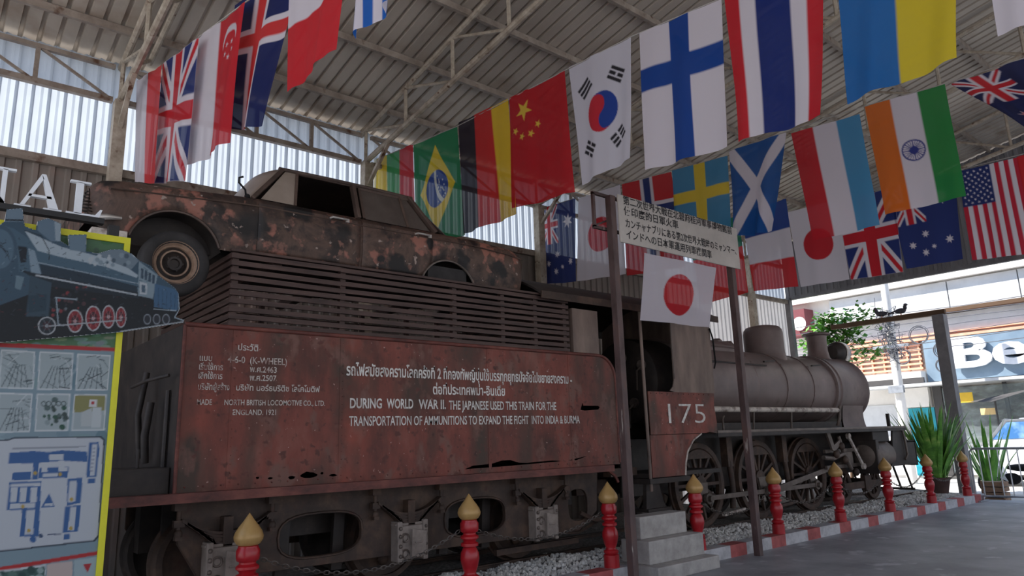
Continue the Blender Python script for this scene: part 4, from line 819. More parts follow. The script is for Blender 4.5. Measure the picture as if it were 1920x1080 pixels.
# cylinder, valve gear, bogie wheels
m = MB(); m.lathe([(0, 15.55), (.16, 15.55), (.28, 15.6), (.31, 15.64), (.31, 16.42), (.28, 16.48), (.12, 16.56), (0, 16.57)], (0, 7.02, 1.22), 'x', 32); m.build('cylinder', M['grey_iron'], L_, 40)
m = MB(); m.bx(15.62, 16.40, 6.80, 7.5, 1.50, 1.72); m.bx(15.58, 15.72, 6.74, 7.3, .86, 1.55); m.build('steam_chest', M['black_iron'], L_, bevel=.015)
m = MB(); m.bar((14.1, 7.12, 1.36), (15.6, 7.12, 1.36), .05, .07); m.cut(); m.bar((14.1, 7.12, 1.05), (15.6, 7.12, 1.05), .05, .07); m.each('slide_bar', M['grey_iron'], L_)
m = MB(); m.bx(14.85, 15.15, 7.05, 7.2, 1.08, 1.33); m.build('crosshead', M['grey_iron'], L_, bevel=.01)
m = MB(); m.bar((14.95, 7.0, 1.64), (15.42, 6.98, 1.02), .06, .035, up=(0, 1, 0)); m.lathe([(0, -.03), (.06, -.03), (.06, .03), (0, .03)], (14.95, 7.0, 1.64), 'y', 14); m.lathe([(0, -.03), (.06, -.03), (.06, .03), (0, .03)], (15.42, 6.98, 1.02), 'y', 14); m.build('combination_lever', M['pale_worn'], L_)
m = MB(); m.prism([(14.05, 1.72), (14.2, 1.72), (14.3, 1.48), (14.62, 1.60), (14.62, 1.50), (14.32, 1.36), (14.22, 1.38)], 'y', 7.0, 7.04); m.tube([(13.9, 7.05, 1.25), (14.3, 7.05, 1.22), (14.7, 7.02, 1.30)], .045, 8); m.tube([(14.55, 7.02, 1.65), (14.75, 7.02, 1.2), (14.95, 7.02, .98)], .04, 8); m.build('motion_bracket', M['grey_iron'], L_, 50)
m = MB()
for xx, zz in ((14.35, 1.3), (14.7, 1.18), (15.1, .92), (14.6, 1.45)): m.ball((xx, 7.0, zz), (.09, .06, .08), 10, 7); m.cut()
m.each('valve_gear_joint', M['brown_iron'], L_, 60)
for ax in (15.35, 16.75):
    for yy in (7.43, 8.42):
        m = MB(); m.lathe([(.27, 0), (.30, -.02), (.36, -.02), (.365, .05), (.39, .06), (.39, .09), (.30, .09), (.27, .06)], (ax, yy, .63), 'y', 36, ring=True); m.lathe([(0, -.05), (.09, -.05), (.09, .06), (0, .06)], (ax, yy, .63), 'y', 16)
        for k in range(8): a = 2*PI*k/8; m.bar((ax+.08*math.cos(a), yy+.01, .63+.08*math.sin(a)), (ax+.285*math.cos(a), yy+.02, .63+.285*math.sin(a)), .05, .04, up=(0, 1, 0))
        m.build('bogie_wheel', M['brown_iron'] if yy < 8 else M['black_iron'], L_, 40)
    m = MB(); m.tube([(ax, 7.4, .63), (ax, 8.5, .63)], .07, 10); m.build('bogie_axle', M['black_iron'], L_, 50)
m = MB(); m.bar((15.0, 7.25, .62), (17.1, 7.25, .62), .05, .14); m.bx(15.9, 16.2, 7.2, 7.3, .5, .8); m.build('bogie_frame', M['brown_iron'], L_)
# cab
cs = [(8.92, 2.40), (8.80, 2.42), (8.88, 2.48), (8.92, 2.58), (8.93, 3.58), (9.97, 3.58), (9.95, 2.40)]
for y0 in (6.72, 9.16):
    m = MB(); m.prism(cs, 'y', y0, y0+.015); m.build('cab_side_sheet', M['cab'], L_)
    c2 = [(8.27, 1.78), (9.62, 1.785), (9.70, 1.80), (9.90, 1.775), (9.92, 1.95), (9.885, 2.2), (9.91, 2.40), (8.27, 2.40)]
    m = MB(); m.prism(c2, 'y', y0-.012, y0+.004); pn = m.build('number_panel', M['tank'], L_)
    if y0 < 7:
        lettering('175', 8.70, 9.62, 1.935, .30, y0-.018, M['white_paint'], pn, bold=-.012)
        m = MB()
        for k in range(12): m.ball((8.33+.13*k, y0-.012, 2.375), .010, 6, 4)
        m.build('rivet_row', M['tank_edge'], pn)
    c3 = [(8.27, 1.18), (9.02, 1.18), (9.05, 1.35), (9.12, 1.52), (9.28, 1.68), (9.5, 1.775), (8.27, 1.775)]
    m = MB(); m.prism(c3, 'y', y0+.005, y0+.02); m.build('cab_skirt', M['tank'], L_)
    m = MB(); m.tube([(9.02, y0, 1.18), (9.05, y0, 1.35), (9.12, y0, 1.52), (9.28, y0, 1.68), (9.5, y0, 1.775)], .014, 6); m.build('skirt_edge', M['pale_worn'], L_, 60)
    m = MB(); m.tube([(8.21, y0, 1.0), (8.21, y0, 3.60)], .024, 8); m.build('cab_pillar', M['cab'], L_, 60)
    m = MB(); m.bx(8.15, 9.08, y0-.04, y0+.35, 1.10, 1.17); m.build('cab_step', M['black_iron'], L_)
    m = MB(); m.prism([(8.15, .75), (8.6, .75), (8.55, .82), (8.45, 1.12), (8.18, 1.12)], 'y', y0+.06, y0+.12); m.bx(8.12, 8.65, y0+.0, y0+.25, .72, .76); m.build('footstep', M['black_iron'], L_)
    m = MB(); m.tube([(8.93, y0, 2.6), (8.935, y0, 3.5)], .012, 6); m.build('window_bead', M['grey_iron'], L_, 60)
m = MB(); m.bx(8.2, 9.97, 6.74, 9.16, 1.18, 1.24); m.build('cab_floor', M['black_iron'], L_)
m = MB(); n = 16
fz = lambda y: 3.64+.42*(1-((y-YC)/1.28)**2)
arc = [(6.67+2.56*k/n, fz(6.67+2.56*k/n)) for k in range(n+1)]
m.prism(arc+[(y, z-.03) for y, z in reversed(arc)], 'x', 6.2, 10.15); m.build('cab_roof', M['black_iron'], L_, 40)
m = MB(); m.bx(6.2, 10.15, 6.66, 6.68, 3.56, 3.66); m.build('roof_edge', M['brown_iron'], L_)
hole = [(YC+.79*math.cos(t), BZ+.79*math.sin(t)) for t in [2*PI*k/32 for k in range(32)]]
m = MB(); m.prism([[(6.74, 1.8), (9.16, 1.8)]+[(y, z-.03) for y, z in reversed(arc) if 6.74 < y < 9.16], hole], 'x', 9.95, 9.965); m.build('cab_front', M['cab'], L_)
m = MB(); m.lathe([(0, 9.15), (.60, 9.15), (.70, 9.2), (.73, 9.3), (.73, 9.92)], (0, YC, BZ), 'x', 40); m.build('firebox_backhead', M['black_iron'], L_, 40)
m = MB()
for k, (yy, zz) in enumerate(((7.5, 2.9), (7.9, 3.05), (8.2, 2.5), (7.7, 2.3))): m.lathe([(0, -.05), (.08, -.05), (.08, 0), (0, 0)], (9.15, yy, zz), 'x', 14); m.tube([(9.14, yy, zz), (9.0, yy, zz-.1), (9.1, yy+.1, zz-.4)], .015, 6); m.cut()
m.each('cab_fitting', M['grey_iron'], L_, 60)
m = MB(); m.tube([(7.68, 6.95, 2.0), (7.9, 6.95, 1.86), (8.1, 6.95, 1.95)], .012, 6); m.cut(); m.tube([(7.68, 6.95, 1.7), (7.9, 6.95, 1.52), (8.12, 6.95, 1.62)], .012, 6); m.each('safety_chain', M['black_iron'], L_, 60)
m = MB(); m.bx(7.6, 8.25, 7.6, 8.3, .95, 1.15); m.cut(); m.bx(7.64, 8.2, 6.95, 7.1, 1.22, 1.33); m.each('drawbar', M['brown_iron'], L_)
m = MB(); m.tube([(9.93, 6.70, 3.45), (10.0, 6.70, 3.3), (10.02, 6.70, 2.9), (9.97, 6.70, 2.8)], .014, 6); m.build('cab_handrail', M['dark'], L_, 60)
# ------------------------------------------------------------------ printed panels
def panel(name, x0, x1, z0, z1, Y, step, art, parent, outline=None, thick=.02, backmat=None, ink=1.):
    """printed sheet in the plane Y; art works in the coordinates of its drawing (the photo's), outline cuts it out"""
    nx, nz = int((x1-x0)/step), int((z1-z0)/step); gx, gz = np.meshgrid(np.linspace(x0, x1, nx+1), np.linspace(z0, z1, nz+1)); X, Z = gx.ravel(), gz.ravel()
    d = step*.25; px, pz = np.concatenate([X-d, X+d, X-d, X+d]), np.concatenate([Z-d, Z-d, Z+d, Z+d]); sx, sy = proj(px, Y+0*px, pz)
    a = Art(sx, sy, (120, 140, 150)); art(a); c = lin(a.c).reshape(4, -1, 3).mean(0)*ink; W = nx+1
    j, i = np.meshgrid(np.arange(nz), np.arange(nx), indexing='ij'); k = (j*W+i).ravel(); F_ = np.stack([k, k+1, k+1+W, k+W], 1)
    off = np.array(wl(parent))
    if outline is not None:
        o2 = [(float(p[0]), float(p[2])) for p in (atY(*q, Y) for q in outline)]
        t = Art((X[F_].mean(1)), Z[F_].mean(1), (0, 0, 0)); t.poly(o2, (1, 1, 1)); F_ = F_[t.c[:, 0] > .5]
        b = MB(); b.prism([o2], 'y', Y+.002, Y+thick); b.build('backing', backmat, parent)
    me = bpy.data.meshes.new(name); me.from_pydata((np.stack([X, Y+0*X, Z], 1)-off).tolist(), [], F_.tolist()); me.materials.append(M['print'])
    ca = me.color_attributes.new('Col', 'FLOAT_COLOR', 'POINT'); ca.data.foreach_set('color', np.concatenate([c, np.ones((len(c), 1))], 1).ravel())
    o = bpy.data.objects.new(name, me); COL.objects.link(o); o.parent = parent; return o
def K(*pts): return [(x*.3518, 700+y*.3518) for x, y in pts]
def U(*pts): return [(x*.3518, 340+y*.3518) for x, y in pts]
def art_board(a):
    r = random.Random(4)
    a.poly([(-900, 0), (260, 0), (260, 700), (-900, 640)], (92, 132, 96))
    for k in range(140): x, y = r.uniform(-300, 240), r.uniform(380, 560); a.disc(x, y, r.uniform(4, 14), (r.randint(60, 110), r.randint(110, 150), r.randint(60, 100)), r.uniform(3, 8))
    for k in range(120): x, y = r.uniform(-300, 225), r.uniform(615, 655); a.disc(x, y, r.uniform(4, 12), (r.randint(110, 150), r.randint(150, 180), r.randint(120, 160)), r.uniform(2, 5))
    a.poly([(-900, 635), (216, 653), (200, 1500), (-900, 1500)], (140, 164, 176))
    for k in range(90): x, y = r.uniform(-300, 215), r.uniform(660, 1100); a.disc(x, y, r.uniform(10, 30), r.choice([(128, 154, 168), (150, 174, 184), (112, 142, 156), (138, 166, 172)]), r.uniform(6, 18))
    a.poly([(-900, 603), (218, 652), (218, 659), (-900, 617)], (196, 52, 56))
    cells = [[(2, 655), (66, 659), (63, 730), (-3, 728)], [(74, 659), (138, 662), (134, 731), (70, 731)], [(145, 663), (208, 666), (202, 732), (141, 732)],
             [(-2, 736), (61, 738), (56, 810), (-7, 812)], [(69, 738), (132, 738), (128, 808), (65, 809)], [(139, 739), (200, 739), (196, 807), (134, 808)],
             [(-80, 650), (-8, 654), (-12, 728), (-86, 726)], [(-82, 735), (-9, 736), (-14, 812), (-90, 814)]]
    for n, q in enumerate(cells):
        c = np.array(q); m = c.mean(0); a.poly(q, (222, 228, 232)); inn = m+(c-m)*.93; a.poly(inn, (176, 190, 194))
        P = lambda u, v: tuple(inn[0]*(1-u)*(1-v)+inn[1]*u*(1-v)+inn[2]*u*v+inn[3]*(1-u)*v)
        if n == 5:
            a.poly([P(0, 0), P(1, 0), P(1, .45), P(0, .5)], (150, 148, 96)); a.poly([P(.25, .5), P(.6, .35), P(.6, .9), P(.25, .9)], (196, 204, 206)); a.poly([P(.62, .35), P(.9, .35), P(.9, .95), P(.6, .95)], (206, 214, 218))
            a.poly([P(.48, .12), P(.74, .12), P(.74, .34), P(.48, .34)], (224, 224, 226)); a.disc(*P(.6, .22), 3.2, (190, 60, 64)); continue
        if n == 4:
            for k in range(26): a.disc(*P(r.uniform(.2, .95), r.uniform(.15, .95)), r.uniform(2, 6), r.choice([(66, 84, 82), (50, 92, 76), (92, 112, 112), (150, 166, 170)]))
            for k in range(5): a.disc(*P(.2+.16*k, .25), 5, (70, 84, 88)); a.disc(*P(.2+.16*k, .25), 3.4, (170, 186, 190))
            continue
        for k in range(16):
            u0, v0 = r.uniform(0, .9), r.uniform(.05, .95); a.line(P(u0, v0), P(min(1, u0+r.uniform(.1, .6)), min(1, max(0, v0+r.uniform(-.35, .35)))), r.uniform(.6, 2), r.choice([(84, 98, 106), (110, 126, 132), (214, 222, 226), (60, 72, 80)]))
        for k in range(5): a.line(P(.05+.2*k, 1), P(.4+.08*k, .35), 1.3, (66, 78, 86))
    ol = [(14, 824), (26, 820), (190, 818), (197, 824), (186, 1006), (178, 1015), (-40, 1040), (-48, 1030), (-30, 826)]
    m = np.array(ol).mean(0); a.poly(ol, (46, 58, 76)); a.poly((np.array(ol)-m)*.975+m, (206, 212, 220))
    B = (58, 104, 164); Wt = (206, 212, 220)
    a.line(*K((65, 402), (460, 390)), 1.6, (96, 104, 120))
    a.poly(K((50, 424), (180, 414), (260, 420), (330, 410), (465, 418), (465, 472), (330, 466), (200, 478), (45, 482)), B); a.poly(K((262, 432), (338, 430), (338, 462), (262, 464)), Wt)
    a.poly(K((476, 368), (524, 366), (530, 400), (514, 552), (460, 556), (466, 470)), B); a.poly(K((490, 378), (518, 378), (504, 544), (478, 546)), Wt)
    for k in range(7): a.line(*K((494-2*k, 400+20*k), (508-2*k, 400+20*k)), 1.6, (120, 128, 150))
    a.poly(K((468, 562), (508, 560), (506, 586), (466, 586)), B); a.poly(K((178, 478), (206, 478), (202, 566), (172, 566)), B)
    a.poly(K((66, 530), (166, 524), (164, 566), (62, 570)), B); a.poly(K((210, 504), (366, 498), (360, 556), (206, 560)), B); a.poly(K((252, 502), (254, 526), (222, 526), (222, 504)), Wt); a.poly(K((312, 500), (362, 500), (360, 522), (312, 524)), Wt); a.poly(K((228, 534), (310, 532), (308, 550), (226, 552)), Wt)
    a.poly(K((50, 580), (220, 574), (206, 870), (104, 870), (118, 728), (36, 730)), B); a.poly(K((58, 590), (216, 582), (215, 600), (56, 606)), Wt)
    for x in (58, 108, 164): a.poly(K((x, 610), (x+36, 608), (x+30, 686), (x-4, 688)), Wt)
    a.poly(K((54, 696), (188, 690), (184, 716), (50, 722)), Wt); a.poly(K((142, 730), (186, 728), (176, 858), (130, 860)), Wt)
    a.poly(K((360, 562), (440, 556), (428, 690), (356, 706)), B); a.poly(K((370, 574), (410, 572), (402, 684), (362, 688)), Wt); a.poly(K((346, 710), (432, 702), (416, 842), (334, 850)), B); a.poly(K((374, 714), (408, 712), (396, 836), (362, 838)), Wt)
    a.poly(K((262, 640), (292, 712), (218, 716)), B); a.poly(K((240, 694), (280, 692), (284, 706), (234, 708)), Wt); a.line(*K((252, 860), (326, 856)), 2, (50, 70, 110)); a.disc(*K((176, 885))[0], 6, B); a.poly(K((342, 856), (372, 854), (370, 884), (340, 886)), B); a.disc(*K((218, 866))[0], 4, (60, 84, 120))
    for p in ((188, 532), (320, 538), (122, 710), (382, 672), (154, 838), (378, 826)): a.disc(*K(p)[0], 3.6, (196, 168, 84))
    a.poly([(-900, 1210), (185, 1033), (186, 1040), (-900, 1222)], (196, 48, 50))
    a.poly([(-60, 1078), (86, 1058), (84, 1200), (-70, 1200)], (214, 220, 224)); a.poly([(-56, 1082), (84, 1062), (82, 1200), (-66, 1200)], (70, 104, 100)); a.poly([(88, 1058), (136, 1052), (134, 1200), (86, 1200)], (214, 196, 190)); a.poly([(139, 1050), (184, 1044), (180, 1200), (136, 1200)], (176, 196, 202)); a.poly([(156, 1058), (172, 1056), (164, 1074)], (190, 50, 60))
    for k in range(20): a.disc(r.uniform(-40, 80), r.uniform(1066, 1110), r.uniform(4, 10), r.choice([(50, 82, 80), (96, 128, 120), (160, 182, 180)]))
OUT = U((-560, 500), (-500, 330), (-420, 260), (-260, 235), (0, 232), (24, 214), (36, 150), (120, 143), (127, 215), (132, 240), (192, 262), (200, 214), (255, 196), (325, 226), (323, 318), (368, 345), (364, 286), (462, 284), (458, 374), (520, 384), (590, 364), (645, 362), (705, 388), (745, 424), (802, 450), (842, 500), (932, 568), (952, 598), (958, 680), (936, 724), (982, 738), (978, 752), (650, 802), (0, 858), (-600, 905))
def art_loco(a):
    a.poly([(-900, 0), (900, 0), (900, 1300), (-900, 1300)], (66, 94, 114)); r = random.Random(9); D = (26, 38, 50); Lt = (176, 192, 204)
    a.poly(U((-600, 640), (0, 660), (270, 560), (740, 600), (960, 690), (990, 760), (0, 870), (-600, 900)), (20, 28, 36))
    a.poly(U((0, 232), (70, 250), (190, 330), (330, 380), (460, 400), (600, 440), (740, 520), (742, 590), (560, 560), (260, 500), (100, 480), (90, 330)), (82, 112, 132))
    a.poly(U((130, 262), (330, 350), (470, 385), (640, 430), (735, 500), (730, 515), (560, 455), (330, 405), (200, 370)), (188, 204, 214))
    a.poly(U((210, 440), (460, 490), (735, 560), (735, 600), (300, 530), (220, 490)), (40, 60, 76))
    a.poly(U((100, 470), (260, 500), (560, 560), (742, 592), (742, 625), (560, 600), (260, 560)), (30, 44, 56))
    a.line(*U((200, 432), (735, 545)), 1.5, Lt); a.line(*U((190, 500), (730, 605)), 3, (206, 214, 220))
    a.disc(*U((0, 360))[0], 32, (70, 96, 116), 44); a.disc(*U((0, 360))[0], 26, (96, 124, 144), 37)
    for k in range(6): a.line(*U((-60+20*k, 300+14*k), (10+8*k, 330+18*k)), 1.2, D)
    a.poly(U((36, 150), (120, 143), (127, 215), (30, 215)), (126, 148, 166)); a.line(*U((26, 205), (130, 208)), 3, D)
    a.poly(U((200, 214), (255, 196), (325, 226), (322, 320), (270, 320), (200, 262)), (112, 136, 156)); a.poly(U((290, 212), (325, 226), (322, 320), (296, 316)), (166, 184, 196)); a.poly(U((366, 288), (460, 286), (456, 376), (372, 366)), (120, 144, 162))
    a.path(U((130, 262), (220, 290), (262, 370), (262, 420)), 1.6, D); a.poly(U((520, 386), (590, 364), (645, 362), (705, 388), (740, 424), (700, 470), (600, 430)), (128, 146, 160))
    for k in range(24): x = r.uniform(480, 720); a.disc(*U((x, r.uniform(385, 450)))[0], r.uniform(2, 5), r.choice([(200, 210, 216), (84, 104, 120), (150, 168, 180)]))
    a.poly(U((95, 345), (145, 350), (140, 430), (110, 435)), D); a.poly(U((150, 355), (185, 370), (220, 495), (165, 485)), (150, 172, 188))
    a.poly(U((740, 425), (840, 500), (815, 625), (735, 610)), (150, 170, 182))
    for k in range(4): a.poly(U((752+20*k, 462+11*k), (766+20*k, 468+11*k), (764+20*k, 520+9*k), (750+20*k, 516+9*k)), (62, 84, 104))
    a.poly(U((745, 535), (785, 545), (782, 605), (745, 600)), (206, 214, 220)); a.poly(U((755, 550), (775, 555), (774, 595), (754, 590)), (84, 110, 130))
    a.poly(U((825, 545), (932, 575), (952, 600), (945, 690), (820, 670)), (72, 112, 148))
    for k in range(5): a.line(*U((845+22*k, 570+8*k), (843+22*k, 672+3*k)), 1, (46, 80, 112))
    a.line(*U((818, 680), (940, 690)), 1.6, Lt); a.path(U((952, 600), (956, 685), (930, 725), (980, 742)), 2, Lt)
    a.poly(U((160, 500), (275, 540), (260, 720), (140, 720)), (60, 84, 100)); a.poly(U((85, 500), (130, 510), (110, 580), (80, 570)), (120, 146, 160)); a.poly(U((150, 610), (250, 600), (245, 690), (150, 700)), (46, 72, 88))
    for k in range(40): a.disc(*U((r.uniform(280, 470), r.uniform(560, 720)))[0], r.uniform(1.5, 4), r.choice([(88, 60, 66), (120, 132, 140), (40, 48, 58), (150, 60, 66)]))
    a.path(U((300, 620), (310, 760), (340, 770)), 2, Lt); a.line(*U((290, 618), (410, 630)), 2.2, Lt)
    for x, y, rx, ry in ((250, 770, 48, 48), (400, 745, 42, 62), (497, 730, 42, 68), (578, 722, 34, 62), (645, 724, 28, 56)):
        q = U((x, y))[0]; a.disc(*q, rx*.3518, (206, 210, 214), ry*.3518); a.disc(*q, rx*.3518*.86, (150, 44, 54) if x > 300 else (40, 50, 60), ry*.3518*.88); a.disc(*q, rx*.3518*.5, (70, 40, 50), ry*.3518*.5); a.disc(*q, 3, (214, 218, 222))
        for k in range(6): t = k*PI/3; a.line(q, (q[0]+rx*.29*math.cos(t), q[1]+ry*.29*math.sin(t)), 1, (196, 120, 124) if x > 300 else (120, 130, 140))
    for k in range(260):
        x, y = r.uniform(0, 940), r.uniform(300, 800)
        if y > 250+x*.25: a.line(*U((x, y), (x+r.uniform(-26, 26), y+r.uniform(-14, 14))), r.uniform(.5, 1.4), r.choice([(34, 52, 66), (96, 126, 146), (140, 164, 180), (24, 36, 46), (70, 98, 116)]) if y < 520+x*.15 else r.choice([(34, 44, 54), (70, 84, 94), (110, 52, 58), (24, 30, 38)]))
    a.line(*U((260, 772), (650, 740)), 2.2, (190, 196, 202))
    for x in (785, 835, 885): q = U((x, 735))[0]; a.disc(*q, 7, (150, 158, 168), 10); a.disc(*q, 5.5, (46, 50, 60), 8)
    a.line(*U((640, 800), (980, 748)), 2, (186, 194, 200))
B_ = thing('information_board', 'tall yellow framed information board with photos and a museum map', 'board', (.2, 5.0, 0))
m = MB(); m.bx(-.95, 1.0, 5.004, 5.03, .5, 3.09); m.build('back_panel', M['house_grey'], B_)
panel('printed_panel', -.95, .985, .5, 3.075, 5.0, .0055, art_board, B_, ink=.52)
m = MB(); m.bx(.985, 1.02, 4.985, 5.04, .48, 3.115); m.bx(-.985, -.95, 4.985, 5.04, .48, 3.115); m.bx(-.95, .985, 4.985, 5.04, 3.075, 3.115); m.bx(-.95, .985, 4.985, 5.04, .48, .5); m.build('frame', M['yellow_trim'], B_)
for x in (-.85, .9): m = MB(); m.bx(x, x+.06, 5.04, 5.10, 0, 3.2); m.build('leg', M['rail_black'], B_)
m = MB(); m.bx(-.95, .87, 5.04, 5.10, 3.20, 3.235); m.build('top_rail', M['rail_black'], B_)
CU = thing('locomotive_cutout', 'cut out painted picture of a blue steam train in front of the information board', 'cutout', (.3, 4.94, 2.35))
panel('printed_face', -.8, 1.42, 2.2, 3.26, 4.93, .0048, art_loco, CU, OUT, .02, M['house_grey'], ink=.45)
m = MB(); m.bx(-.1, -.04, 4.951, 5.0, 2.6, 2.7); m.bx(.7, .76, 4.951, 5.0, 2.6, 2.7); m.build('spacer', M['rail_black'], CU)
def letter(name, loops, label):
    m = MB()
    for l in loops: m.prism([l], 'y', 5.05, 5.085)
    tag(m.build(name, M['white_letter']), label, 'letter', 'white sign letters')
z0, z1 = 3.236, 3.462
letter('letter', [[(.13, z0), (.17, z0), (.17, z1-.02), (.13, z1-.02)], [(.09, z1-.018), (.18, z1-.018), (.15, z1), (.09, z1)], [(.10, z0), (.20, z0), (.20, z0+.012), (.10, z0+.012)], [(.12, z1), (.165, z1), (.345, z0), (.31, z0)], [(.313, z0), (.337, z0), (.337, z1-.01), (.313, z1-.01)], [(.27, z1-.014), (.38, z1-.014), (.38, z1), (.27, z1)]], 'white letter N standing on the black rail above the board')
letter('letter', [[(.385, z0), (.47, z0), (.47, z0+.012), (.385, z0+.012)], [(.535, z0), (.632, z0), (.632, z0+.012), (.535, z0+.012)], [(.412, z0+.01), (.435, z0+.01), (.523, z1-.03), (.51, z1)], [(.51, z1), (.532, z1), (.615, z0+.01), (.565, z0+.01)], [(.45, z0+.072), (.575, z0+.072), (.57, z0+.088), (.455, z0+.088)]], 'white letter A standing on the black rail above the board')
letter('letter', [[(.655, z0), (.84, z0), (.855, z0+.055), (.842, z0+.055), (.815, z0+.014), (.655, z0+.014)], [(.70, z0+.01), (.74, z0+.01), (.74, z1-.01), (.70, z1-.01)], [(.665, z1-.013), (.78, z1-.013), (.78, z1), (.665, z1)]], 'white letter L standing on the black rail above the board')

# ------------------------------------------------------------------ Japanese sign on two posts, flag hung below it
SG = thing('sign', 'pale sign with Japanese writing on two tall rusty posts', 'sign', (8.5, 6.15, 0))
for x, h in ((7.075, 4.98), (9.87, 4.98)): m = MB(); m.bx(x-.05, x+.05, 6.11, 6.21, 0, h); m.build('post', M['sign_post'], SG, bevel=.006)
m = MB(); m.bx(7.14, 10.01, 6.075, 6.095, 4.325, 5.0); pb = m.build('panel', M['sign_board'], SG)
m = MB()
for z in (4.52, 5.0): m.bx(6.80, 10.22, 6.22, 6.26, z-.02, z+.02)
for x in (6.82, 10.2): m.bx(x-.02, x+.02, 6.22, 6.26, 4.52, 5.0)
m.bar((6.82, 6.24, 4.54), (7.1, 6.24, 4.66), .025); m.bar((10.2, 6.24, 4.54), (9.9, 6.24, 4.9), .025); m.build('frame', M['sign_post'], SG)
for s, x0, x1, z in (('第二次世界大戦在北碧府桂河軍事博物館前', 7.24, 9.86, 4.885), ('使印度的日軍火車', 7.24, 8.45, 4.735), ('カンチャナブリにある第2次世界大戦時のミャンマー、', 7.26, 9.93, 4.56), ('インドへの日本軍運用列車機関車', 7.26, 9.24, 4.40)):
    lettering(s, x0, x1, z, .098, 6.071, M['ink'], pb, bold=.014)
flag('Japanese flag hanging low under the pale sign between the two posts', f_japan_low, 6.12, [(1208, 474), (1343, 502), (1328, 614), (1203, 600)], None, amp=.02, plane='Y')

# ------------------------------------------------------------------ red bollards with gold finials, chains
PR = [(.098, 0), (.098, .15), (.078, .158), (.094, .172), (.094, .20), (.068, .214), (.062, .235), (.084, .29), (.102, .37), (.097, .43), (.076, .475), (.064, .49), (.094, .502), (.094, .53), (.064, .545), (.074, .562), (.098, .58), (.098, .60), (.070, .620), (.070, .635), (.094, .65), (.099, .68), (.099, .73), (.085, .755), (.085, .765), (.070, .775)]
PG = [(.072, .768), (.098, .782), (.120, .815), (.125, .845), (.112, .885), (.082, .93), (.046, .975), (.016, 1.02), (0, 1.04)]
BX = [atY(467, 1000, 6.46)[0], atY(880, 960, 6.46)[0], 7.03, 8.86, 11.0, 13.12, 15.2, 17.3, 19.45]
lab = ['nearest the left board, in front of the tender axle', 'in front of the middle of the tender', 'left of the concrete steps beside the left sign post', 'just right of the concrete steps', 'right of the right sign post, beside a driving wheel', 'in front of the locomotive front driving wheel', 'in front of the locomotive cylinder', 'beside the locomotive buffer beam', 'in the shade beside the metal barrier']
first = None; roots = []
for i, x in enumerate(BX):
    if first is None:
        first = t = thing('bollard', '', 'bollard', (x, 6.465, .17), 'red bollards along the kerb')
        m = MB(); m.lathe([(r, h+.17) for r, h in PR], (x, 6.465, 0), 'z', 28); m.build('post', M['bollard_red'], t, 50)
        m = MB(); m.lathe([(r, h+.17) for r, h in PG], (x, 6.465, 0), 'z', 28); m.build('finial', M['bollard_gold'], t, 60)
    else: t = copy_tree(first); t.location = (x, 6.465, .17)
    t['label'] = 'red turned bollard with gold bulb '+lab[i]; roots.append(t)
cl = ['left of the middle of the tender', 'in front of the right half of the tender', None, 'right of the concrete steps', 'in front of the middle driving wheels', 'in front of the front driving wheel', 'below the cylinder', 'in front of the potted plant']
for i in range(8):
    if cl[i] is None: continue
    a, b, y, z = BX[i]+.09, BX[i+1]-.09, 6.52, .83; n = int((b-a)/.05); m = MB(); sag = .26 if i != 1 else .2
    for k in range(n):
        t = (k+.5)/n; zz = z-4*sag*t*(1-t); dz = -4*sag*(1-2*t)/(b-a); ang = math.atan(dz); R_ = .03; pts = []
        for q in range(10):
            th = 2*PI*q/10; u, v = .034*math.cos(th), .017*math.sin(th); px, pz = u*math.cos(ang), u*math.sin(ang)
            pts.append((a+(b-a)*t+px-(v*math.sin(ang) if k % 2 else 0), y+(0 if k % 2 else v), zz+pz+(v*math.cos(ang) if k % 2 else 0)))
        m.tube(pts, .005, 4, closed=True)
    tag(m.build('chain', M['chain'], None, 60), 'sagging steel chain between two red bollards, '+cl[i], 'chain', 'chains between the bollards')
# ------------------------------------------------------------------ open gate frame at the street end
PX = 20.62; gp = atX(1778, 700, PX)
t = thing('gate_frame', 'dark grey steel gate post with a long beam reaching over the locomotive', 'gate frame', (PX, gp[1], 0))
m = MB(); m.bx(PX-.14, PX+.14, gp[1]-.14, gp[1]+.14, 0, 4.66); m.build('post', M['post_grey'], t, bevel=.01)
m = MB(); m.bx(PX-.06, PX+.06, gp[1]-.16, 9.75, 4.66, 4.79); m.build('beam', M['bark'], t, bevel=.01)
def pigeon(px, lab, s):
    y = atX(px, 583, PX)[1]; z = 4.79; t = thing('pigeon', lab, 'bird', (PX, y, z), 'pigeons on the beam')
    m = MB(); m.ball((PX, y, z+.12), (.07, .15, .075), 14, 10); m.ball((PX, y+s*.13, z+.20), (.045, .05, .075), 10, 8); m.ball((PX, y+s*.15, z+.27), (.042, .052, .042), 10, 8); m.tube([(PX, y+s*.19, z+.265), (PX, y+s*.23, z+.255)], [.014, .002], 6)
    m.prism([(y-s*.10, z+.13), (y-s*.32, z+.06), (y-s*.33, z+.09), (y-s*.10, z+.16)], 'x', PX-.035, PX+.035); m.build('body', M['pigeon'], t, 60)
    for q in (-.025, .025): m = MB(); m.tube([(PX+q, y, z+.06), (PX+q, y+s*.01, z)], .008, 5); m.build('leg', M['orange_trim'], t)
pigeon(1652, 'grey pigeon crouching on the left of the beam', 1); pigeon(1688, 'grey pigeon standing upright on the right of the beam', -1)
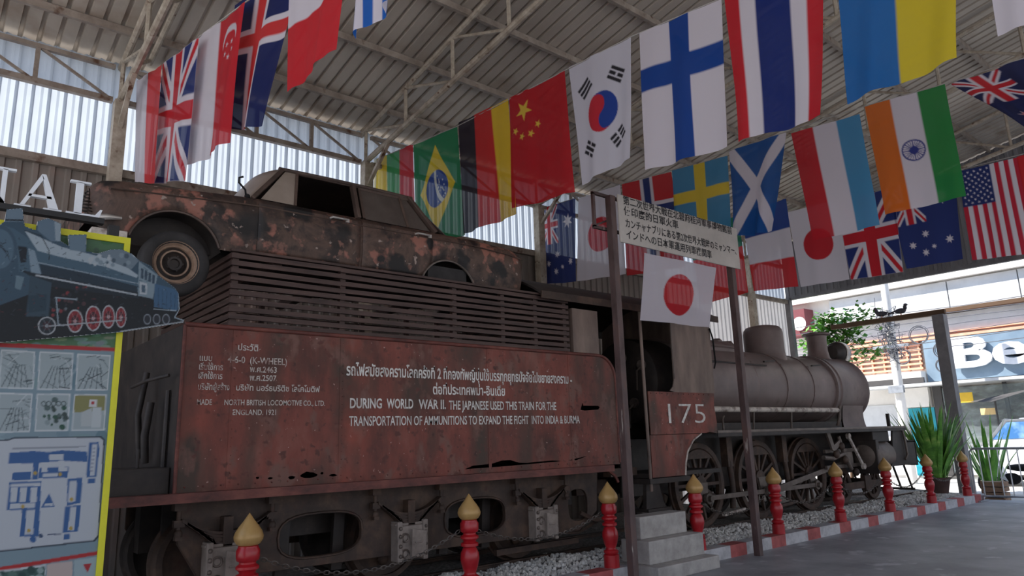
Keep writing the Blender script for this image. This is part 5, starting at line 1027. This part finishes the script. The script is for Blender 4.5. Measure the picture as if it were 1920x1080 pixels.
# crowd barrier
bx = 20.0; ys = atX(1822, 880, bx)[1]; ye = 4.0
t = thing('crowd_barrier', 'galvanised steel crowd barrier beside the grey gate post', 'barrier', (bx, (ys+ye)/2, 0))
m = MB(); m.tube([(bx, ys, .12), (bx, ys, 1.16), (bx, ys-.08, 1.23), (bx, ye+.08, 1.23), (bx, ye, 1.16), (bx, ye, .12)], .028, 8); m.tube([(bx, ys, .13), (bx, ye, .13)], .022, 8); m.build('frame', M['galv'], t, 60)
k = 1
while ys-.2*k > ye+.05: m = MB(); m.tube([(bx, ys-.2*k, .13), (bx, ys-.2*k, 1.23)], .013, 6); m.build('bar', M['galv'], t, 60); k += 1
for yy in (ys-.15, ye+.3): m = MB(); m.bar((bx-.28, yy, .02), (bx+.28, yy, .02), .05, .03); m.bx(bx-.02, bx+.02, yy-.02, yy+.02, .03, .13); m.build('foot', M['galv'], t)
# plants
def blade(m, o, az, lean, L, w, bend, n=8):
    d = Vector((math.cos(az), math.sin(az), 0)); s = Vector((-d.y, d.x, 0)); p = Vector(o); a = lean; vs = []
    for i in range(n+1):
        t = i/n; ww = w*(.55+1.2*t-1.0*t*t)*(1-t**4); c = p+Vector((0, 0, 0)); q = d*math.cos(a)-Vector((0, 0, 1))*math.sin(a)*0
        nrm = Vector((-math.cos(a)*d.x, -math.cos(a)*d.y, math.sin(a)))
        vs += [c-s*ww/2, c+nrm*(-ww*.12), c+s*ww/2]
        p = p+(Vector((0, 0, 1))*math.cos(a)+d*math.sin(a))*(L/n); a += bend/n
    m.add(vs, [(3*i+k, 3*i+k+1, 3*i+k+4, 3*i+k+3) for i in range(n) for k in (0, 1)])
def sword_plant(x, y, z, lab, H, n, spread, pot=True, tint='leaf_dark'):
    t = thing('potted_plant', lab, 'plant', (x, y, z)); r = random.Random(int(x*100))
    if pot: m = MB(); m.lathe([(.17, 0), (.24, .30), (.26, .32), (.26, .36), (.23, .36), (.22, .30), (0, .30)], (x, y, z), 'z', 24); m.build('pot', M['pot'], t, 50)
    m = MB()
    for k in range(n):
        a = r.random()*6.28; q = r.random()**.7*.18; blade(m, (x+q*math.cos(a), y+q*math.sin(a), z+.3), a+r.uniform(-.4, .4), r.uniform(.02, spread), H*r.uniform(.5, 1), r.uniform(.09, .17), r.uniform(0, .5))
    m.build('leaves', M[tint], t, 60)
p = EYE+ray(1757, 915)*((.2-1.75)/ray(1757, 915)[2]); sword_plant(19.05, atX(1757, 880, 19.05)[1], bz(19.05, 7.4)+.012, 'big dark potted sword leaf plant between the buffer beam and the gate post', 1.95, 110, .5)
y2 = atX(1850, 850, 22.2)[1]; sword_plant(22.2, y2, -.1, 'bright green leafy plant behind the metal barrier', 2.0, 26, .42, True, 'leaf')
def leafy(name, lab, c, R, n, stem0, s=.10):
    t = thing(name, lab, 'tree', stem0); r = random.Random(3); m = MB(); st = [tuple(stem0), ((stem0[0]*.5+c[0]*.5)+.1, (stem0[1]+c[1])/2, (stem0[2]+c[2])/2), tuple(c)]; m.tube(st, [.06, .045, .02], 7)
    tips = []
    for k in range(16):
        q = Vector((c[0]+R[0]*r.uniform(-1, 1), c[1]+R[1]*r.uniform(-1, 1), c[2]+R[2]*r.uniform(-1, 1))); tips.append(q); m.tube([Vector(c)*.8+Vector(st[1])*.2, (Vector(c)+q)/2+Vector((0, 0, .08)), q], [.016, .012, .005], 5)
    m.build('branches', M['bark'], t, 60); m = MB()
    for k in range(n):
        q = r.choice(tips)+Vector((r.gauss(0, .16), r.gauss(0, .2), r.gauss(0, .15))); a = r.random()*6.28; e = r.uniform(-.9, .5); d = Vector((math.cos(a)*math.cos(e), math.sin(a)*math.cos(e), math.sin(e))); sd_ = d.cross(Vector((0, 0, 1))).normalized(); L = s*r.uniform(.7, 1.5)
        m.add([q, q+d*L*.5+sd_*L*.32, q+d*L, q+d*L*.5-sd_*L*.32], [(0, 1, 2, 3)])
    m.build('foliage', M['leaf'], t)
ct = atX(1578, 632, 21.6); leafy('tree', 'small leafy green tree growing behind the locomotive chimney', (21.6, ct[1], ct[2]), (.4, .85, .7), 1500, (21.7, ct[1]+.3, -.1), .17)
# ------------------------------------------------------------------ street front
HX = 30.0
def fy(px, py): return atX(px, py, HX)
H = thing('building', 'white sunlit two storey shop building across the street', 'building', (HX+2, 8, -.1))
def part(name, mt, y0, y1, z0, z1, d0=0., d1=.3, parent=None): m = MB(); m.bx(HX-d1, HX-d0, y0, y1, z0, z1); return m.build(name, M[mt] if isinstance(mt, str) else mt, parent or H)
part('wall', 'house', -6, 20, -.1, 9.5, -4, -.001); 
part('parapet', 'house', -6, 17, 7.25, 7.42, 0, .35); part('ledge', 'bark', -6, 14.2, 5.98, 6.12, 0, .5)
for k in range(9): part('cladding_panel', 'house_grey', 14.1-2.3*k-2.26, 14.1-2.3*k, 6.14, 7.2, 0, .12)
part('upper_cladding', 'house_grey', -6, 13.5, 5.3, 5.95, 0, .1); part('ledge', 'orange_trim', -6, 14.0, 5.06, 5.16, 0, .3); part('ledge', 'orange_trim', -6, 14.0, 5.24, 5.3, 0, .25)
for k in range(6): part('grille_bar', 'orange_trim', 10.75, 13.6, 3.98+.18*k, 4.06+.18*k, 0, .18)
for k in range(7): part('grille_post', 'orange_trim', 10.8+.45*k, 10.86+.45*k, 3.95, 5.05, 0, .16)
part('canopy', 'house', 10.6, 15.5, 3.42, 3.86, 0, .9); part('awning', 'house_grey', -6, 15.2, 3.30, 3.40, 0, 1.1); part('painted_awning_shadow', 'awning_dark', 10.5, 13.6, 3.42, 3.62, .9, 1.0)  # last part: dark strip added as the awning's shadow on the canopy
part('shutter', 'house_grey', 11.7, 13.8, 0, 2.7, 0, .06); part('signboard', 'house', 10.65, 11.9, 2.55, 3.28, 0, .35)
dd = part('door', 'turq', 10.62, 11.55, 0, 2.52, 0, .08)
m = MB(); m.bx(HX-.12, HX-.08, 10.9, 11.2, 1.5, 1.8); m.build('notice', M['house'], dd)
part('pilaster', 'awning_dark', 10.35, 10.55, 0, 3.3, 0, .2)
part('shop_interior', 'shop_reflections', -6, 10.3, 0, 3.25, 0, .03)
for yy in (10.3, 8.2, 5.9): part('mullion', 'awning_dark', yy-.05, yy+.05, 0, 3.28, .05, .2)
m = MB(); m.bx(HX-.25, HX-.23, -6, 10.2, .1, 3.2); m.build('shop_window', M['glass'], H)
SB = thing('shop_sign', 'pale blue shop sign with large white letters Be', 'sign', (HX-.4, 7, 3.48))
m = MB(); m.bx(HX-.45, HX-.3, -4, 10.55, 3.46, 5.02); m.build('panel', M['sign_blue'], SB)
a, b = atX(1791, 690, HX-.66), atX(1934, 688, HX-.66)
lettering('Be', 0, 1, 0, 1, 0, M['white_letter'], SB, bold=.03, frame=((HX-.60, a[1], a[2]+.02), (0, b[1]-a[1], 0), (0, 0, 1.07)), thick=.12)
part('parapet_left', 'maroon', 14.9, 17.0, 5.8, 6.95, 0, .8)
m = MB(); m.lathe([(.30, 0), (.27, .04), (.15, .09), (0, .10)], (HX-.95, 15.1, 6.3), 'x', 20); tag(m.build('satellite_dish', M['house'], None, 50), 'white satellite dish on the maroon hoarding behind the chimney', 'dish')
# banners, shade, board in the shop
def flatbox(name, mt, p0, p1, X, lab, cat, d=.03):
    A, Bq = atX(*p0, X), atX(*p1, X); m = MB(); m.bx(X-d, X, min(A[1], Bq[1]), max(A[1], Bq[1]), min(A[2], Bq[2]), max(A[2], Bq[2])); return tag(m.build(name, M[mt]), lab, cat)
flatbox('banner', 'yellow_cloth', (1776, 738), (1826, 754), 29.3, 'yellow banner hanging over the shop front left of the shade', 'banner')
flatbox('menu_board', 'cream_cloth', (1838, 766), (1868, 777), 29.2, 'cream board hanging in the shop front', 'board')
A = atX(1836, 762, 28.9); m = MB(); yy = A[1]; m.add([(28.9, yy+.3, 2.62), (28.9, yy-1.9, 3.0), (28.2, yy-.6, 2.55), (29.4, yy-.6, 2.75)], [(0, 2, 1), (0, 1, 3)]); m.tube([(28.9, yy-.5, 0), (28.9, yy-.5, 2.68)], .03, 6); tag(m.build('sunshade', M['awning_dark']), 'dark cloth sunshade in front of the shop', 'sunshade')
# parked car
cx, c0 = 26.5, atX(1796, 812, 26.5)[1]; PC = thing('parked_car', 'white parked car with blue windscreen seen over the barrier', 'car', (cx+.9, c0-2.0, -.1))
prof = [(0, .30), (0, .95), (.1, 1.15), (.8, 1.28), (1.35, 1.93), (3.5, 1.95), (4.2, 1.35), (4.4, 1.2), (4.45, .3)]
m = MB(); n = len(prof); V = [(cx+s, c0-y*.95, z) for s in (0, .08, 1.6, 1.68) for y, z in prof]
m.prism([(c0-y, z-.0) for y, z in prof], 'x', cx, cx+1.7); m.build('body', M['white_car'], PC, bevel=.06)
m = MB(); m.prism([(c0-.95, 1.34), (c0-1.42, 1.86), (c0-3.4, 1.87), (c0-4.0, 1.40)], 'x', cx-.012, cx-.002); m.build('side_window', M['blue_glass'], PC)
for yq in (.8, 3.5): m = MB(); m.lathe([(0, -.02), (.18, -.02), (.2, 0), (.32, 0), (.32, .2), (0, .2)], (cx, c0-yq, .22), 'x', 24); m.build('wheel', M['tyre'], PC, 50)
# motorbike and crate behind the barrier
mx = 23.6; my = atX(1905, 915, mx)[1]; MBK = thing('motorbike', 'small black and white motorbike parked behind the barrier', 'motorbike', (mx, my, -.1))
for dy in (-.6, .6):
    m = MB(); m.torus((mx, my+dy, .2), .27, .04, 'x', 24, 8); wo_ = m.build('wheel', M['tyre'], MBK, 60)
    m = MB()
    for k in range(8): m.bar((mx, my+dy, .2), (mx, my+dy+.26*math.cos(k*PI/4), .2+.26*math.sin(k*PI/4)), .012)
    m.lathe([(0, -.05), (.05, -.05), (.05, .05), (0, .05)], (mx, my+dy, .2), 'x', 12); m.build('spokes', M['galv'], wo_)
m = MB(); m.tube([(mx, my-.6, .2), (mx, my-.15, .35), (mx, my+.15, .3), (mx, my+.45, .75), (mx, my+.6, .2)], .04, 8); m.ball((mx, my+.05, .32), (.14, .22, .16), 12, 8); m.build('engine_frame', M['dark'], MBK, 60)
m = MB(); m.ball((mx, my-.25, .62), (.13, .42, .10), 12, 8); m.build('seat', M['dark'], MBK, 60)
m = MB(); m.prism([(my+.15, .3), (my+.5, .45), (my+.52, .85), (my+.4, .9), (my+.25, .6)], 'x', mx-.15, mx+.15); m.build('leg_shield', M['white_car'], MBK, bevel=.03)
m = MB(); m.tube([(mx-.3, my+.35, .98), (mx, my+.45, .92), (mx+.3, my+.35, .98)], .02, 6); m.build('handlebar', M['rail_black'], MBK, 60)
cy_ = atX(1866, 915, 21.2)[1]; m = MB()
for k in range(4): m.bx(21.0, 21.4, cy_-.25, cy_+.25, -.1+.13*k, .0+.13*k)
for q in (-.25, .21): m.bx(20.985, 21.0, cy_+q, cy_+q+.04, -.1, .42)
tag(m.build('wooden_crate', M['wood']), 'brown slatted wooden crate behind the barrier left of the motorbike', 'crate')
# utility pole with cables
ux = 27.0; p0 = atX(1690, 760, ux); UP = thing('utility_pole', 'white concrete utility pole wrapped in tangled cables', 'pole', (ux, p0[1], -.1))
m = MB(); m.lathe([(.17, -.1), (.13, 8.5), (0, 8.5)], (ux, p0[1], 0), 'z', 14); m.build('shaft', M['house'], UP, 50)
m = MB(); m.bx(ux-.3, ux-.15, p0[1]-.25, p0[1]+.25, 3.0, 3.25); m.cut(); m.bx(ux-.25, ux-.13, p0[1]-.6, p0[1]+.6, 4.6, 4.7); m.each('junction_box', M['galv'], UP)
r = random.Random(8); m = MB()
for k in range(26):
    z = r.uniform(4.1, 5.9); pts = [(ux-.2+r.uniform(-.15, .1), p0[1]+r.gauss(0, .28), z+r.gauss(0, .25)) for _ in range(6)]; m.tube(pts, .014, 5)
m.build('cable_tangle', M['cable'], UP, 60)
for k, (px, py, R_) in enumerate(((1722, 628, .32), (1692, 668, .28), (1766, 655, .27), (1768, 685, .24))):
    q = atX(px, py, ux-.2); m = MB()
    for j in range(3): m.torus((ux-.2+.03*j, q[1]+r.uniform(-.03, .03), q[2]+r.uniform(-.03, .03)), R_*(1-.06*j), .012, 'x', 28, 5)
    tag(m.build('cable_coil', M['cable'], None, 60), ['upper left coil of grey cable beside the pole', 'lower left coil of grey cable just right of the pole', 'upper coil of cable left of the gate post over the shop sign', 'lower coil of cable left of the gate post over the shop sign'][k], 'cable coil', 'coils of cable on the street wires')
for k in range(7):
    z = 4.45+.22*k; m = MB(); m.tube([(ux-.2, 20-32*i/16, z+.25*((i/16-.27)**2)*4-.05*math.sin(i*1.3+k)) for i in range(17)], .012, 5)
    tag(m.build('street_cable', M['cable'], None, 60), f'overhead street cable, {ORD[k]} from the bottom of the bundle', 'cable', 'overhead street cables')
